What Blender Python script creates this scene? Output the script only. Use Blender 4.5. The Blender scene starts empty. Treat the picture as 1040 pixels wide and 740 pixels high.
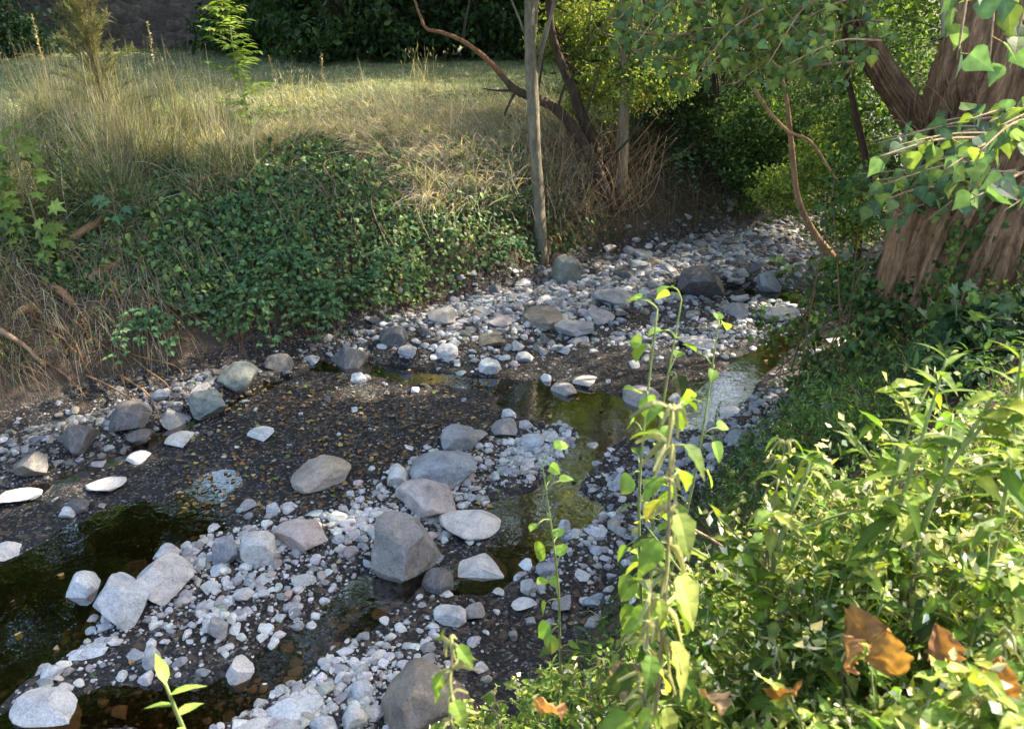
import bpy, math, random
import numpy as np
from mathutils import Vector, Euler, noise as mnoise

SEED = 7
rng = np.random.default_rng(SEED)
random.seed(SEED)
C = bpy.context.scene.collection
A = np.array

# ------------------------------------------------------------------ camera model
CAMZ, PITCH, F = 3.6, math.radians(25.5), 816.0
cp, sp = math.cos(PITCH), math.sin(PITCH)

def ray(px, py):
    u = (np.asarray(px, float) - 520) / F
    v = (370 - np.asarray(py, float)) / F
    return np.stack([u, cp + v * sp, -sp + v * cp], -1)

def P(px, py, z=0.0):
    d = ray(px, py)
    t = (z - CAMZ) / d[..., 2]
    return A([0, 0, CAMZ]) + d * t[..., None]

def PD(px, py, Y):
    d = ray(px, py)
    return A([0, 0, CAMZ]) + d * (Y / d[..., 1])[..., None]

def PT(px, py, t):
    d = ray(px, py)
    return A([0, 0, CAMZ]) + d * np.asarray(t, float)[..., None]

# ------------------------------------------------------------------ noise
def _hash(ix, iy, s):
    h = (ix * 374761393 + iy * 668265263 + s * 144665) & 0xFFFFFFFF
    h = ((h ^ (h >> 13)) * 1274126177) & 0xFFFFFFFF
    return ((h ^ (h >> 16)) & 0xFFFF) / 65535.0

def vnoise(x, y, s=0):
    x = np.asarray(x, float); y = np.asarray(y, float)
    ix = np.floor(x).astype(np.int64); iy = np.floor(y).astype(np.int64)
    fx = x - ix; fy = y - iy
    fx = fx * fx * (3 - 2 * fx); fy = fy * fy * (3 - 2 * fy)
    a = _hash(ix, iy, s); b = _hash(ix + 1, iy, s); c = _hash(ix, iy + 1, s); d = _hash(ix + 1, iy + 1, s)
    return (a * (1 - fx) + b * fx) * (1 - fy) + (c * (1 - fx) + d * fx) * fy - .5

def fbm(x, y, o=4, s=0):
    r = 0; a = 1
    for k in range(o):
        r = r + a * vnoise(np.asarray(x) * 2 ** k, np.asarray(y) * 2 ** k, s + k * 17); a *= .5
    return r

def smooth(a, b, x):
    t = np.clip((x - a) / (b - a), 0, 1)
    return t * t * (3 - 2 * t)

# ------------------------------------------------------------------ creek layout
FX = A([0, 60, 130, 190, 240, 300, 340, 380, 430, 480, 520, 560, 600, 650, 700, 740, 780.])
FY = A([428, 412, 393, 379, 366, 350, 341, 330, 318, 304, 288, 272, 262, 252, 245, 236, 226.])
Lw = P(FX, FY)[:, :2]
LFOOT = np.vstack([[(-16, -1.5), (-9.5, 3.4)], Lw, [(6.3, 15.6), (9, 21), (12, 30)]])
RFOOT = A([(-9, -5), (-2.2, .9), (-.25, 2.75), (.75, 4.3), (1.9, 5.9), (3.1, 7.5), (4.3, 9.4), (5.8, 11.8), (8, 14.4), (11, 20), (14.5, 30)])

def pdist(x, y, poly):
    """signed distance to a polyline (positive on its left side) and the parameter along it"""
    x = np.asarray(x, float); y = np.asarray(y, float)
    best = np.full(x.shape, 1e9); sgn = np.ones(x.shape)
    for (ax, ay), (bx, by) in zip(poly[:-1], poly[1:]):
        dx, dy = bx - ax, by - ay
        l2 = dx * dx + dy * dy
        t = np.clip(((x - ax) * dx + (y - ay) * dy) / l2, 0, 1)
        ex = x - ax - t * dx; ey = y - ay - t * dy
        d = np.hypot(ex, ey)
        cr = dx * (y - ay) - dy * (x - ax)
        m = d < best - 1e-9
        best = np.where(m, d, best); sgn = np.where(m, np.sign(cr), sgn)
    return best * sgn

def pl(pts): return P(A(pts, float)[:, 0], A(pts, float)[:, 1])[:, :2]

WATER = [  # (pixel polyline, half width, depth)
    ([(-160, 735), (-60, 690), (10, 640), (70, 585), (125, 548)], .36, .17),
    ([(125, 548), (190, 515), (225, 492)], .15, .10),
    ([(-20, 505), (50, 496), (130, 462), (185, 432), (240, 408), (290, 385)], .07, .07),
    ([(330, 372), (390, 376), (430, 384), (500, 392), (540, 398)], .13, .11),
    ([(540, 404), (590, 415), (640, 425), (690, 418), (750, 395), (790, 365), (835, 340), (850, 330)], .27, .15),
    ([(690, 300), (760, 296), (800, 300), (840, 318)], .17, .12),
    ([(170, 745), (250, 700), (320, 655), (375, 605)], .15, .085),
    ([(375, 605), (440, 590), (500, 585), (545, 545), (565, 500), (590, 462), (625, 425)], .14, .11),
    ([(520, 520), (560, 512), (590, 520)], .18, .11),
    ([(15, 740), (100, 715), (170, 720)], .12, .07),
]
WATER = [(pl(p), w, d) for p, w, d in WATER]
BARS = [  # raised stony bars
    ([(70, 610), (150, 590), (230, 572), (310, 552), (390, 520), (440, 480), (470, 455)], .34, .05),
    ([(430, 345), (500, 330), (600, 312), (700, 285), (780, 255)], .75, .08),
    ([(-30, 470), (60, 450), (150, 425), (235, 390)], .30, .09),
    ([(555, 610), (620, 545), (680, 480), (760, 440), (830, 405)], .35, .07),
    ([(240, 745), (340, 725), (420, 690)], .22, .06),
]
BARS = [(pl(p), w, d) for p, w, d in BARS]

def H(x, y, detail=True):
    x = np.asarray(x, float); y = np.asarray(y, float)
    sl = pdist(x, y, LFOOT); sr = -pdist(x, y, RFOOT)
    wob = 0.16 * fbm(x * 1.3, y * 1.3, 3, 5)
    s = sl + wob
    wl = 1 + 1.1 * smooth(-2.0, -4.6, x) + .35 * smooth(.6, 3, x)
    k = s / wl
    zl = np.interp(k, [-.3, 0, .12, .35, .7, 1.25, 2.3, 5, 12, 60], [0, .06, .24, .66, 1.08, 1.42, 1.66, 1.86, 1.93, 2.3])
    zl = zl + np.where(k > .1, .10 * fbm(x * 1.1, y * 1.1, 3, 9), 0) * np.clip(k, 0, 1)
    r = sr + .15 * fbm(x * 1.2, y * 1.2, 3, 31)
    zr = np.interp(r, [-.3, 0, .2, .6, 1.2, 2.0, 3.2, 8, 60], [0, .06, .22, .58, 1.12, 1.72, 1.98, 2.2, 2.6])
    zr = zr + np.where(r > .1, .12 * fbm(x * 1.1, y * 1.1, 3, 19), 0) * np.clip(r, 0, 1)
    bed = .022 + .035 * fbm(x * .9, y * .9, 3, 3)
    if detail: bed = bed + .022 * fbm(x * 6, y * 6, 3, 4)
    for p, w, d in BARS:
        bed = bed + d * smooth(w * 1.3, w * .3, np.abs(pdist(x, y, p)))
    for p, w, d in WATER:
        q = np.abs(pdist(x, y, p)) + .10 * fbm(x * 2.4, y * 2.4, 3, 44)
        m = smooth(w * 1.6, w * .35, q)
        bed = bed * (1 - m) + (-d * .8 + (.075 * fbm(x * 4.2, y * 4.2, 3, 8) if detail else 0)) * m
    return np.where(s > -.3, np.maximum(zl, bed), np.where(r > -.3, np.maximum(zr, bed), bed))

def hz(x, y): return float(H(A([x]), A([y]))[0])

def surf(px, py, above=0.0, t0=1.0, t1=45.0, n=700):
    """first ground hit (or height `above` over the ground) along the rays"""
    d = ray(np.atleast_1d(A(px, float)), np.atleast_1d(A(py, float)))
    ts = np.geomspace(t0, t1, n)
    pos = A([0, 0, CAMZ]) + d[:, None, :] * ts[None, :, None]
    g = pos[..., 2] - H(pos[..., 0], pos[..., 1], False)
    hit = g < np.atleast_1d(above)[:, None]
    i = np.where(hit.any(1), hit.argmax(1), n - 1)
    out = pos[np.arange(len(d)), i]
    return out

def S1(px, py, above=0.0): return surf(px, py, above)[0]

# ------------------------------------------------------------------ sun
SUN = A([0.66, 0.36, 0.66]); SUN /= np.linalg.norm(SUN)

def sunproj(p, z):
    p = np.asarray(p)
    return p[..., :2] - SUN[:2] * ((p[..., 2] - z) / SUN[2])[..., None]

GAPS = [(P(372, 398)[:2], .26), (P(560, 398)[:2], .16), (P(600, 392)[:2], .14), (P(430, 402)[:2], .13), (P(792, 316)[:2], .34), (P(765, 335)[:2], .25), (P(720, 330)[:2], .2),
        (P(20, 503)[:2], .3), (P(85, 500)[:2], .22), (P(140, 470)[:2], .16), (P(850, 290)[:2], .3), (P(640, 300)[:2], .12)]

SHAFTS = [(PD(800, 140, 12.4), .6, .45), (PD(650, 70, 11.9), .8, .9), (PD(600, 60, 12.2), .6, .8), (PD(848, 185, 10.5), .5, .55), (PD(770, 50, 6.1), .55, .85), (PD(700, 60, 6.1), .4, .85),
          (PD(480, 165, 10.6), .8, .8), (PD(380, 90, 14.5), 1.5, .8), (PD(520, 95, 14.0), .9, .8), (PD(70, 90, 11.5), 1.1, .85), (PD(160, 130, 10.6), .8, .8), (PD(30, 190, 8.8), .5, .85),
          (PD(250, 170, 9.6), .5, .6), (PD(330, 150, 10.2), .6, .7), (PD(420, 190, 10.2), .4, .6), (PD(700, 40, 14.5), 1.0, .8), (PD(890, 110, 9.8), .6, .8), (PD(1000, 70, 5.75), .35, .8), (PD(250, 60, 11.2), .5, .9)]
def sunkeep(p):
    """openings cut into the canopy so sun reaches the near bank and chosen spots"""
    q = sunproj(p, 2.0)
    k = ~((q[:, 1] < 3.75 + .12 * (q[:, 0] - 1)) & (q[:, 1] > -3) & (q[:, 0] > -2.5) & (q[:, 0] < 6))
    for t_, r, pr in SHAFTS:  # clears leaves along the sun's path to each chosen target
        d = p - t_; al = d @ SUN; off = np.linalg.norm(d - al[:, None] * SUN, axis=1)
        k &= ~((al > .9) & (off < r) & (_hash((p[:, 0] * 7).astype(np.int64), (p[:, 1] * 7).astype(np.int64), 5) < pr))
    q0 = sunproj(p, 0.05)
    for c, r in GAPS:
        k &= np.hypot(q0[:, 0] - c[0], q0[:, 1] - c[1]) > r
    return k

# ------------------------------------------------------------------ mesh accumulation
class Acc:
    def __init__(s): s.V = []; s.F = []; s.T = []; s.n = 0
    def add(s, v, f, t):
        v = np.asarray(v, float).reshape(-1, 3); f = np.asarray(f, np.int64).reshape(-1, 3)
        t = np.asarray(t, float)
        if t.ndim == 1: t = np.tile(t, (len(v), 1))
        s.V.append(v); s.F.append(f + s.n); s.T.append(t); s.n += len(v)
    def build(s, name, mat, parent=None, smooth=False, origin=None):
        V = np.concatenate(s.V); Fc = np.concatenate(s.F); T = np.concatenate(s.T)
        if origin is not None: V = V - np.asarray(origin)
        me = bpy.data.meshes.new(name)
        me.vertices.add(len(V)); me.vertices.foreach_set('co', V.astype(np.float32).ravel())
        me.loops.add(len(Fc) * 3); me.loops.foreach_set('vertex_index', Fc.astype(np.int32).ravel())
        me.polygons.add(len(Fc))
        me.polygons.foreach_set('loop_start', np.arange(0, len(Fc) * 3, 3, dtype=np.int32))
        me.polygons.foreach_set('use_smooth', np.full(len(Fc), smooth))
        at = me.color_attributes.new('tint', 'FLOAT_COLOR', 'POINT')
        at.data.foreach_set('color', np.hstack([T, np.ones((len(T), 1))]).astype(np.float32).ravel())
        me.update(calc_edges=True); me.validate()
        me.materials.append(mat)
        o = bpy.data.objects.new(name, me); C.objects.link(o)
        if parent is not None: o.parent = parent
        if origin is not None and parent is None: o.location = Vector(origin)
        return o

def nrm(v): return v / np.maximum(np.linalg.norm(v, axis=-1, keepdims=True), 1e-9)

def catmull(pts, n=8):
    pts = A(pts, float)
    p = np.vstack([2 * pts[0] - pts[1], pts, 2 * pts[-1] - pts[-2]])
    out = []
    for i in range(1, len(p) - 2):
        for k in range(n):
            t = k / n
            out.append(.5 * (2 * p[i] + (p[i + 1] - p[i - 1]) * t + (2 * p[i - 1] - 5 * p[i] + 4 * p[i + 1] - p[i + 2]) * t * t + (3 * p[i] - p[i - 1] - 3 * p[i + 1] + p[i + 2]) * t ** 3))
    out.append(pts[-1])
    return A(out)

def tube(acc, pts, rad, tint, sides=6, n=5, rough=0.0, curve=True, seed=0, jit=0.0):
    pts = A(pts, float)
    if np.isscalar(rad): rad = [rad] * len(pts)
    rad = A(rad, float)
    if curve and len(pts) > 2:
        q = catmull(pts, n); r = np.interp(np.linspace(0, len(pts) - 1, len(q)), np.arange(len(pts)), rad)
    else: q, r = pts, rad
    if jit: q = q + np.random.default_rng(seed).normal(0, jit, q.shape) * r[:, None]
    m = len(q)
    tan = nrm(np.gradient(q, axis=0))
    up = A([0.3, 0.2, 1.0]) if abs(tan[0][2]) < .8 else A([1.0, .2, 0])
    V = np.zeros((m, sides, 3))
    a = np.linspace(0, 2 * np.pi, sides, endpoint=False)
    for i in range(m):
        s = np.cross(tan[i], up); s /= max(np.linalg.norm(s), 1e-9); up = np.cross(s, tan[i])
        rr = np.full(sides, r[i])
        if rough: rr = rr * (1 + rough * fbm(a * 1.9 + seed, np.full(sides, i * .45 + seed), 2, seed))
        V[i] = q[i] + (np.cos(a)[:, None] * s + np.sin(a)[:, None] * up) * rr[:, None]
    V = np.vstack([V.reshape(-1, 3), q[:1], q[-1:]])
    f = []
    for i in range(m - 1):
        for k in range(sides):
            p0 = i * sides + k; p1 = i * sides + (k + 1) % sides; p2 = p0 + sides; p3 = p1 + sides
            f += [(p0, p1, p3), (p0, p3, p2)]
    c0, c1 = m * sides, m * sides + 1
    for k in range(sides):
        f.append((c0, (k + 1) % sides, k)); f.append((c1, (m - 1) * sides + k, (m - 1) * sides + (k + 1) % sides))
    acc.add(V, f, tint)
    return q

# leaf templates: base at the origin, tip along +Y, upper side +Z, length 1
def strip_leaf(ys, ws, fold=.10, droop=.25, teeth=0.0):
    V = []; Fc = []
    for i, (y, w) in enumerate(zip(ys, ws)):
        z = -droop * y * y
        j = teeth * (1 if i % 2 else -1) if 0 < i < len(ys) - 1 else 0
        V += [(0, y, z), (-w * (1 + j), y - (.03 if j > 0 else 0), z + fold * w), (w * (1 + j), y - (.03 if j > 0 else 0), z + fold * w)]
    for i in range(len(ys) - 1):
        a, b = i * 3, i * 3 + 3
        Fc += [(a, b, b + 1), (a, b + 1, a + 1), (a, a + 2, b + 2), (a, b + 2, b)]
    return A(V), A(Fc)

def fan_leaf(outline, c=(0, .35), cup=-.12):
    o = A(outline, float)
    o = np.vstack([o, [(-x, y) for x, y in reversed(outline[1:-1])]])
    z = cup * (np.hypot(o[:, 0] - c[0], o[:, 1] - c[1]))
    V = np.vstack([[(c[0], c[1], 0)], np.column_stack([o, z])])
    n = len(o)
    return V, A([(0, 1 + (k + 1) % n, 1 + k) for k in range(n)])

T_OVATE = strip_leaf([0, .08, .2, .35, .5, .65, .8, .9, 1], [.02, .18, .29, .34, .30, .23, .14, .07, 0.0], .25, .35, .10)
T_ROUND = strip_leaf([0, .06, .2, .4, .62, .8, .93, 1], [.03, .27, .42, .46, .40, .27, .10, 0.0], .22, .22)
T_POPLAR = strip_leaf([0, .05, .16, .34, .55, .75, .9, 1], [.03, .28, .43, .42, .28, .14, .05, 0.0], .12, .12, .04)
T_LANCE = strip_leaf([0, .2, .45, .7, 1], [.01, .085, .10, .06, 0.0], .3, .35)
T_IVY = fan_leaf([(0, .05), (.26, -.10), (.50, .14), (.32, .32), (.40, .60), (.17, .62), (0, 1.0)])
T_MAPLE = fan_leaf([(0, .02), (.22, -.14), (.30, .08), (.62, .10), (.36, .34), (.52, .66), (.20, .52), (.12, .78), (0, 1.05)], (0, .3), -.15)
T_SMALL = (A([(0, 0, 0), (.30, .45, .08), (0, 1, -.08), (-.30, .45, .08)], float), A([(0, 1, 2), (0, 2, 3)]))
T_DRY = strip_leaf([0, .15, .35, .55, .75, .9, 1], [.03, .30, .42, .30, .36, .16, 0.0], .75, -.35, .22)
T_BLADE = strip_leaf([0, .35, .7, 1], [.5, .45, .3, 0.0], .3, 0)

def leaves(acc, tm, pos, axis, up, size, tint, wide=1.0):
    V0, F0 = tm
    pos = np.asarray(pos, float); N = len(pos)
    if N == 0: return
    y = nrm(np.broadcast_to(np.asarray(axis, float), (N, 3)))
    x = nrm(np.cross(y, np.broadcast_to(np.asarray(up, float), (N, 3)) + 1e-4))
    z = np.cross(x, y)
    size = np.broadcast_to(np.asarray(size, float), (N,)); wide = np.broadcast_to(np.asarray(wide, float), (N,))
    V = pos[:, None, :] + size[:, None, None] * (V0[None, :, 0, None] * wide[:, None, None] * x[:, None, :] + V0[None, :, 1, None] * y[:, None, :] + V0[None, :, 2, None] * z[:, None, :])
    Fc = F0[None] + (np.arange(N) * len(V0))[:, None, None]
    t = np.broadcast_to(np.asarray(tint, float), (N, 3))
    ax_ = np.abs(V0[:, 0]); rib = np.where(ax_ < .02, 1.32, 1.0) * (1.06 - .22 * V0[:, 1].clip(0, 1))
    age = np.where(rng.random(N) < .16, rng.random(N) * .8, 0)[:, None] * np.clip(V0[:, 1] * 1.4 - .5, 0, 1)[None]
    tt = t[:, None, :] * rib[None, :, None]
    tt = tt * (1 - age[..., None]) + age[..., None] * tt.max(2, keepdims=True) * A([1.25, .85, .35])
    acc.add(V.reshape(-1, 3), Fc.reshape(-1, 3), tt.reshape(-1, 3))

def blades(acc, pos, d0, length, width, bend, tint, segs=4):
    """grass blades / stalks: a narrow strip that leaves along d0 and sags by `bend`"""
    pos = np.asarray(pos, float); N = len(pos)
    d0 = nrm(np.asarray(d0, float)); length = np.broadcast_to(length, (N,)); width = np.broadcast_to(width, (N,)); bend = np.broadcast_to(bend, (N,))
    side = nrm(np.cross(d0, rng.normal(0, 1, (N, 3))))
    t = np.linspace(0, 1, segs)
    V = np.zeros((N, segs, 2, 3))
    for i, k in enumerate(t):
        c = pos + d0 * (length * k)[:, None]; c[:, 2] -= bend * length * k * k
        w = width * (1 - .85 * k) * .5
        V[:, i, 0] = c - side * w[:, None]; V[:, i, 1] = c + side * w[:, None]
    f = []
    for i in range(segs - 1):
        a = i * 2
        f += [(a, a + 1, a + 3), (a, a + 3, a + 2)]
    f = A(f)[None] + (np.arange(N) * segs * 2)[:, None, None]
    tt = np.broadcast_to(np.asarray(tint, float), (N, 3))
    acc.add(V.reshape(-1, 3), f.reshape(-1, 3), np.repeat(tt, segs * 2, 0))

def tints(n, *cols, w=None, var=.22):
    cols = A(cols, float)
    k = rng.choice(len(cols), n, p=w)
    return np.clip(cols[k] * (1 + rng.normal(0, var, (n, 1))) * (1 + rng.normal(0, .03, (n, 3))), .004, .9)

# ------------------------------------------------------------------ materials
def mat(name):
    m = bpy.data.materials.new(name); m.use_nodes = True
    nt = m.node_tree; nt.nodes.clear()
    return m, nt

def N(nt, typ, **kw):
    n = nt.nodes.new(typ)
    for k, v in kw.items():
        if k.startswith('i_'):
            key = k[2:]
            n.inputs[int(key) if key.isdigit() else key.replace('_', ' ')].default_value = v
        else: setattr(n, k, v)
    return n

def ramp(nt, src, stops):
    r = N(nt, 'ShaderNodeValToRGB')
    el = r.color_ramp.elements
    while len(el) < len(stops): el.new(.5)
    for e, (p, c) in zip(el, stops):
        e.position = p; e.color = (*c, 1) if len(c) == 3 else c
    nt.links.new(src, r.inputs[0])
    return r.outputs[0]

def mixc(nt, fac, a, b, mode='MIX'):
    m = N(nt, 'ShaderNodeMix', data_type='RGBA', blend_type=mode)
    for s, v in ((0, fac), (6, a), (7, b)):
        if isinstance(v, (int, float)): m.inputs[s].default_value = v
        elif isinstance(v, tuple): m.inputs[s].default_value = (*v, 1)
        else: nt.links.new(v, m.inputs[s])
    return m.outputs[2]

def mth(nt, op, a, b=None):
    m = N(nt, 'ShaderNodeMath', operation=op)
    for i, v in enumerate((a, b)):
        if v is None: continue
        if isinstance(v, (int, float)): m.inputs[i].default_value = v
        else: nt.links.new(v, m.inputs[i])
    return m.outputs[0]

def out(nt, sh):
    o = N(nt, 'ShaderNodeOutputMaterial'); nt.links.new(sh, o.inputs[0])

def leaf_mat(name, trans=.40, rough=.6, spec=.16, vein=True):
    m, nt = mat(name)
    at = N(nt, 'ShaderNodeAttribute', attribute_name='tint')
    geo = N(nt, 'ShaderNodeTexCoord')
    nz = N(nt, 'ShaderNodeTexNoise', i_Scale=38.0, i_Detail=3.0); nt.links.new(geo.outputs['Object'], nz.inputs['Vector'])
    col = mixc(nt, 1.0, at.outputs[0], ramp(nt, nz.outputs[0], [(.3, (.72, .74, .72)), (.7, (1.25, 1.22, 1.2))]), 'MULTIPLY')
    p = N(nt, 'ShaderNodeBsdfPrincipled', i_Roughness=rough); p.inputs['Specular IOR Level'].default_value = spec
    nt.links.new(col, p.inputs['Base Color'])
    tr = N(nt, 'ShaderNodeBsdfTranslucent')
    nt.links.new(mixc(nt, 1.0, col, (1.65, 1.6, .6), 'MULTIPLY'), tr.inputs['Color'])
    mx = N(nt, 'ShaderNodeMixShader', i_0=trans)
    nt.links.new(p.outputs[0], mx.inputs[1]); nt.links.new(tr.outputs[0], mx.inputs[2])
    out(nt, mx.outputs[0]); return m

def bark_mat(name, c0, c1, scale=9.0, stretch=.22, bump=.6):
    m, nt = mat(name)
    tc = N(nt, 'ShaderNodeTexCoord'); mp = N(nt, 'ShaderNodeMapping'); mp.inputs['Scale'].default_value = (1, 1, stretch)
    nt.links.new(tc.outputs['Object'], mp.inputs[0])
    n1 = N(nt, 'ShaderNodeTexNoise', i_Scale=scale, i_Detail=6.0, i_Roughness=.65); nt.links.new(mp.outputs[0], n1.inputs['Vector'])
    n2 = N(nt, 'ShaderNodeTexNoise', i_Scale=scale * 4.5, i_Detail=5.0, i_Roughness=.7); nt.links.new(mp.outputs[0], n2.inputs['Vector'])
    at = N(nt, 'ShaderNodeAttribute', attribute_name='tint')
    c = ramp(nt, n1.outputs[0], [(.30, c0), (.70, c1)])
    c = mixc(nt, 1.0, c, ramp(nt, n2.outputs[0], [(.25, (.55, .55, .55)), (.75, (1.35, 1.33, 1.3))]), 'MULTIPLY')
    c = mixc(nt, 1.0, c, at.outputs[0], 'MULTIPLY')
    p = N(nt, 'ShaderNodeBsdfPrincipled', i_Roughness=.9); p.inputs['Specular IOR Level'].default_value = .2
    nt.links.new(c, p.inputs['Base Color'])
    b = N(nt, 'ShaderNodeBump', i_Strength=bump, i_Distance=.03); nt.links.new(n2.outputs[0], b.inputs['Height']); nt.links.new(b.outputs[0], p.inputs['Normal'])
    out(nt, p.outputs[0]); return m

def rock_mat():
    m, nt = mat('river_stone')
    tc = N(nt, 'ShaderNodeTexCoord'); oi = N(nt, 'ShaderNodeObjectInfo')
    g = N(nt, 'ShaderNodeNewGeometry')
    v = N(nt, 'ShaderNodeVectorMath', operation='ADD')
    sc = N(nt, 'ShaderNodeVectorMath', operation='SCALE'); sc.inputs[3].default_value = 1.0
    nt.links.new(g.outputs['Position'], sc.inputs[0])
    nt.links.new(sc.outputs[0], v.inputs[0]); nt.links.new(oi.outputs['Random'], v.inputs[1])
    vec = v.outputs[0]
    n1 = N(nt, 'ShaderNodeTexNoise', i_Scale=6.0, i_Detail=8.0, i_Roughness=.65, i_Distortion=.4); nt.links.new(vec, n1.inputs['Vector'])
    n2 = N(nt, 'ShaderNodeTexNoise', i_Scale=70.0, i_Detail=5.0, i_Roughness=.75); nt.links.new(vec, n2.inputs['Vector'])
    n3 = N(nt, 'ShaderNodeTexNoise', i_Scale=3.0, i_Detail=3.0); nt.links.new(vec, n3.inputs['Vector'])
    wv = N(nt, 'ShaderNodeTexWave', i_Scale=2.6, i_Distortion=14.0, i_Detail=4.0); nt.links.new(vec, wv.inputs['Vector'])
    wv.inputs['Detail Scale'].default_value = 1.6
    vo = N(nt, 'ShaderNodeTexVoronoi', i_Scale=9.0, feature='DISTANCE_TO_EDGE'); nt.links.new(mixc(nt, .12, vec, n1.outputs['Color']), vo.inputs['Vector'])
    at = N(nt, 'ShaderNodeAttribute', attribute_name='tint')
    c = mixc(nt, 1.0, oi.outputs['Color'], at.outputs[0], 'MULTIPLY')
    c = mixc(nt, 1.0, c, ramp(nt, n1.outputs[0], [(.28, (.52, .52, .53)), (.5, (.95, .95, .95)), (.75, (1.30, 1.28, 1.25))]), 'MULTIPLY')
    c = mixc(nt, 1.0, c, ramp(nt, n2.outputs[0], [(.3, (.60, .60, .60)), (.55, (1.0, 1.0, 1.0)), (.75, (1.18, 1.18, 1.16))]), 'MULTIPLY')
    c = mixc(nt, ramp(nt, wv.outputs['Fac'], [(.90, (0, 0, 0)), (.985, (.14, .14, .14))]), c, (.45, .44, .42))
    c = mixc(nt, ramp(nt, n3.outputs[0], [(.50, (0, 0, 0)), (.72, (.55, .55, .55))]), c, mixc(nt, 1.0, c, (.92, .80, .60), 'MULTIPLY'))
    c = mixc(nt, ramp(nt, vo.outputs['Distance'], [(0, (.6, .6, .6)), (.018, (0, 0, 0))]), c, mixc(nt, 1.0, c, (.45, .43, .40), 'MULTIPLY'))
    p = N(nt, 'ShaderNodeBsdfPrincipled', i_Roughness=.78); p.inputs['Specular IOR Level'].default_value = .28
    nt.links.new(c, p.inputs['Base Color'])
    b = N(nt, 'ShaderNodeBump', i_Strength=.55, i_Distance=.02)
    hsum = mth(nt, 'ADD', mth(nt, 'MULTIPLY', n1.outputs[0], 1.6), mth(nt, 'MULTIPLY', n2.outputs[0], .55))
    nt.links.new(hsum, b.inputs['Height']); nt.links.new(b.outputs[0], p.inputs['Normal'])
    out(nt, p.outputs[0]); return m

def ground_mat():
    m, nt = mat('creek_ground')
    tc = N(nt, 'ShaderNodeTexCoord'); vec = tc.outputs['Object']
    zone = N(nt, 'ShaderNodeAttribute', attribute_name='tint')
    sep = N(nt, 'ShaderNodeSeparateColor'); nt.links.new(zone.outputs[0], sep.inputs[0])
    # bed: fine dark wet gravel
    vo = N(nt, 'ShaderNodeTexVoronoi', i_Scale=62.0); nt.links.new(vec, vo.inputs['Vector'])
    vo2 = N(nt, 'ShaderNodeTexVoronoi', i_Scale=24.0); nt.links.new(vec, vo2.inputs['Vector'])
    big = N(nt, 'ShaderNodeTexNoise', i_Scale=1.7, i_Detail=6.0); nt.links.new(vec, big.inputs['Vector'])
    fine = N(nt, 'ShaderNodeTexNoise', i_Scale=30.0, i_Detail=6.0, i_Roughness=.7); nt.links.new(vec, fine.inputs['Vector'])
    s1 = N(nt, 'ShaderNodeSeparateColor'); nt.links.new(vo.outputs['Color'], s1.inputs[0])
    s2 = N(nt, 'ShaderNodeSeparateColor'); nt.links.new(vo2.outputs['Color'], s2.inputs[0])
    bc = ramp(nt, s1.outputs[0], [(0, (.008, .0075, .007)), (.5, (.019, .018, .017)), (.85, (.038, .035, .032)), (.97, (.14, .135, .13))])
    bc = mixc(nt, ramp(nt, s2.outputs[1], [(.86, (0, 0, 0)), (.88, (.8, .8, .8))]), bc, (.075, .058, .040))
    bc = mixc(nt, ramp(nt, big.outputs[0], [(.42, (0, 0, 0)), (.62, (.65, .65, .65))]), bc, mixc(nt, 1.0, bc, (1.25, .98, .72), 'MULTIPLY'))
    # soil of the banks
    sn = N(nt, 'ShaderNodeTexNoise', i_Scale=7.0, i_Detail=8.0, i_Roughness=.7); nt.links.new(vec, sn.inputs['Vector'])
    so = ramp(nt, sn.outputs[0], [(.3, (.045, .031, .020)), (.55, (.10, .070, .045)), (.75, (.17, .125, .082))])
    # meadow turf
    gn = N(nt, 'ShaderNodeTexNoise', i_Scale=2.4, i_Detail=7.0, i_Roughness=.7); nt.links.new(vec, gn.inputs['Vector'])
    gr = ramp(nt, gn.outputs[0], [(.3, (.060, .085, .030)), (.52, (.12, .14, .055)), (.7, (.24, .21, .11))])
    c = mixc(nt, sep.outputs[0], so, bc)
    c = mixc(nt, sep.outputs[1], c, gr)
    rb = ramp(nt, big.outputs[0], [(.40, (.32, .32, .32)), (.62, (.75, .75, .75))])
    rg = mixc(nt, sep.outputs[0], (.95, .95, .95), rb)
    p = N(nt, 'ShaderNodeBsdfPrincipled'); p.inputs['Specular IOR Level'].default_value = .22
    nt.links.new(c, p.inputs['Base Color']); nt.links.new(rg, p.inputs['Roughness'])
    b = N(nt, 'ShaderNodeBump', i_Strength=.9, i_Distance=.012)
    hh = mth(nt, 'ADD', mth(nt, 'MULTIPLY', vo.outputs['Distance'], -.9), mth(nt, 'MULTIPLY', fine.outputs[0], 1.0))
    nt.links.new(hh, b.inputs['Height']); nt.links.new(b.outputs[0], p.inputs['Normal'])
    out(nt, p.outputs[0]); return m

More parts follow.
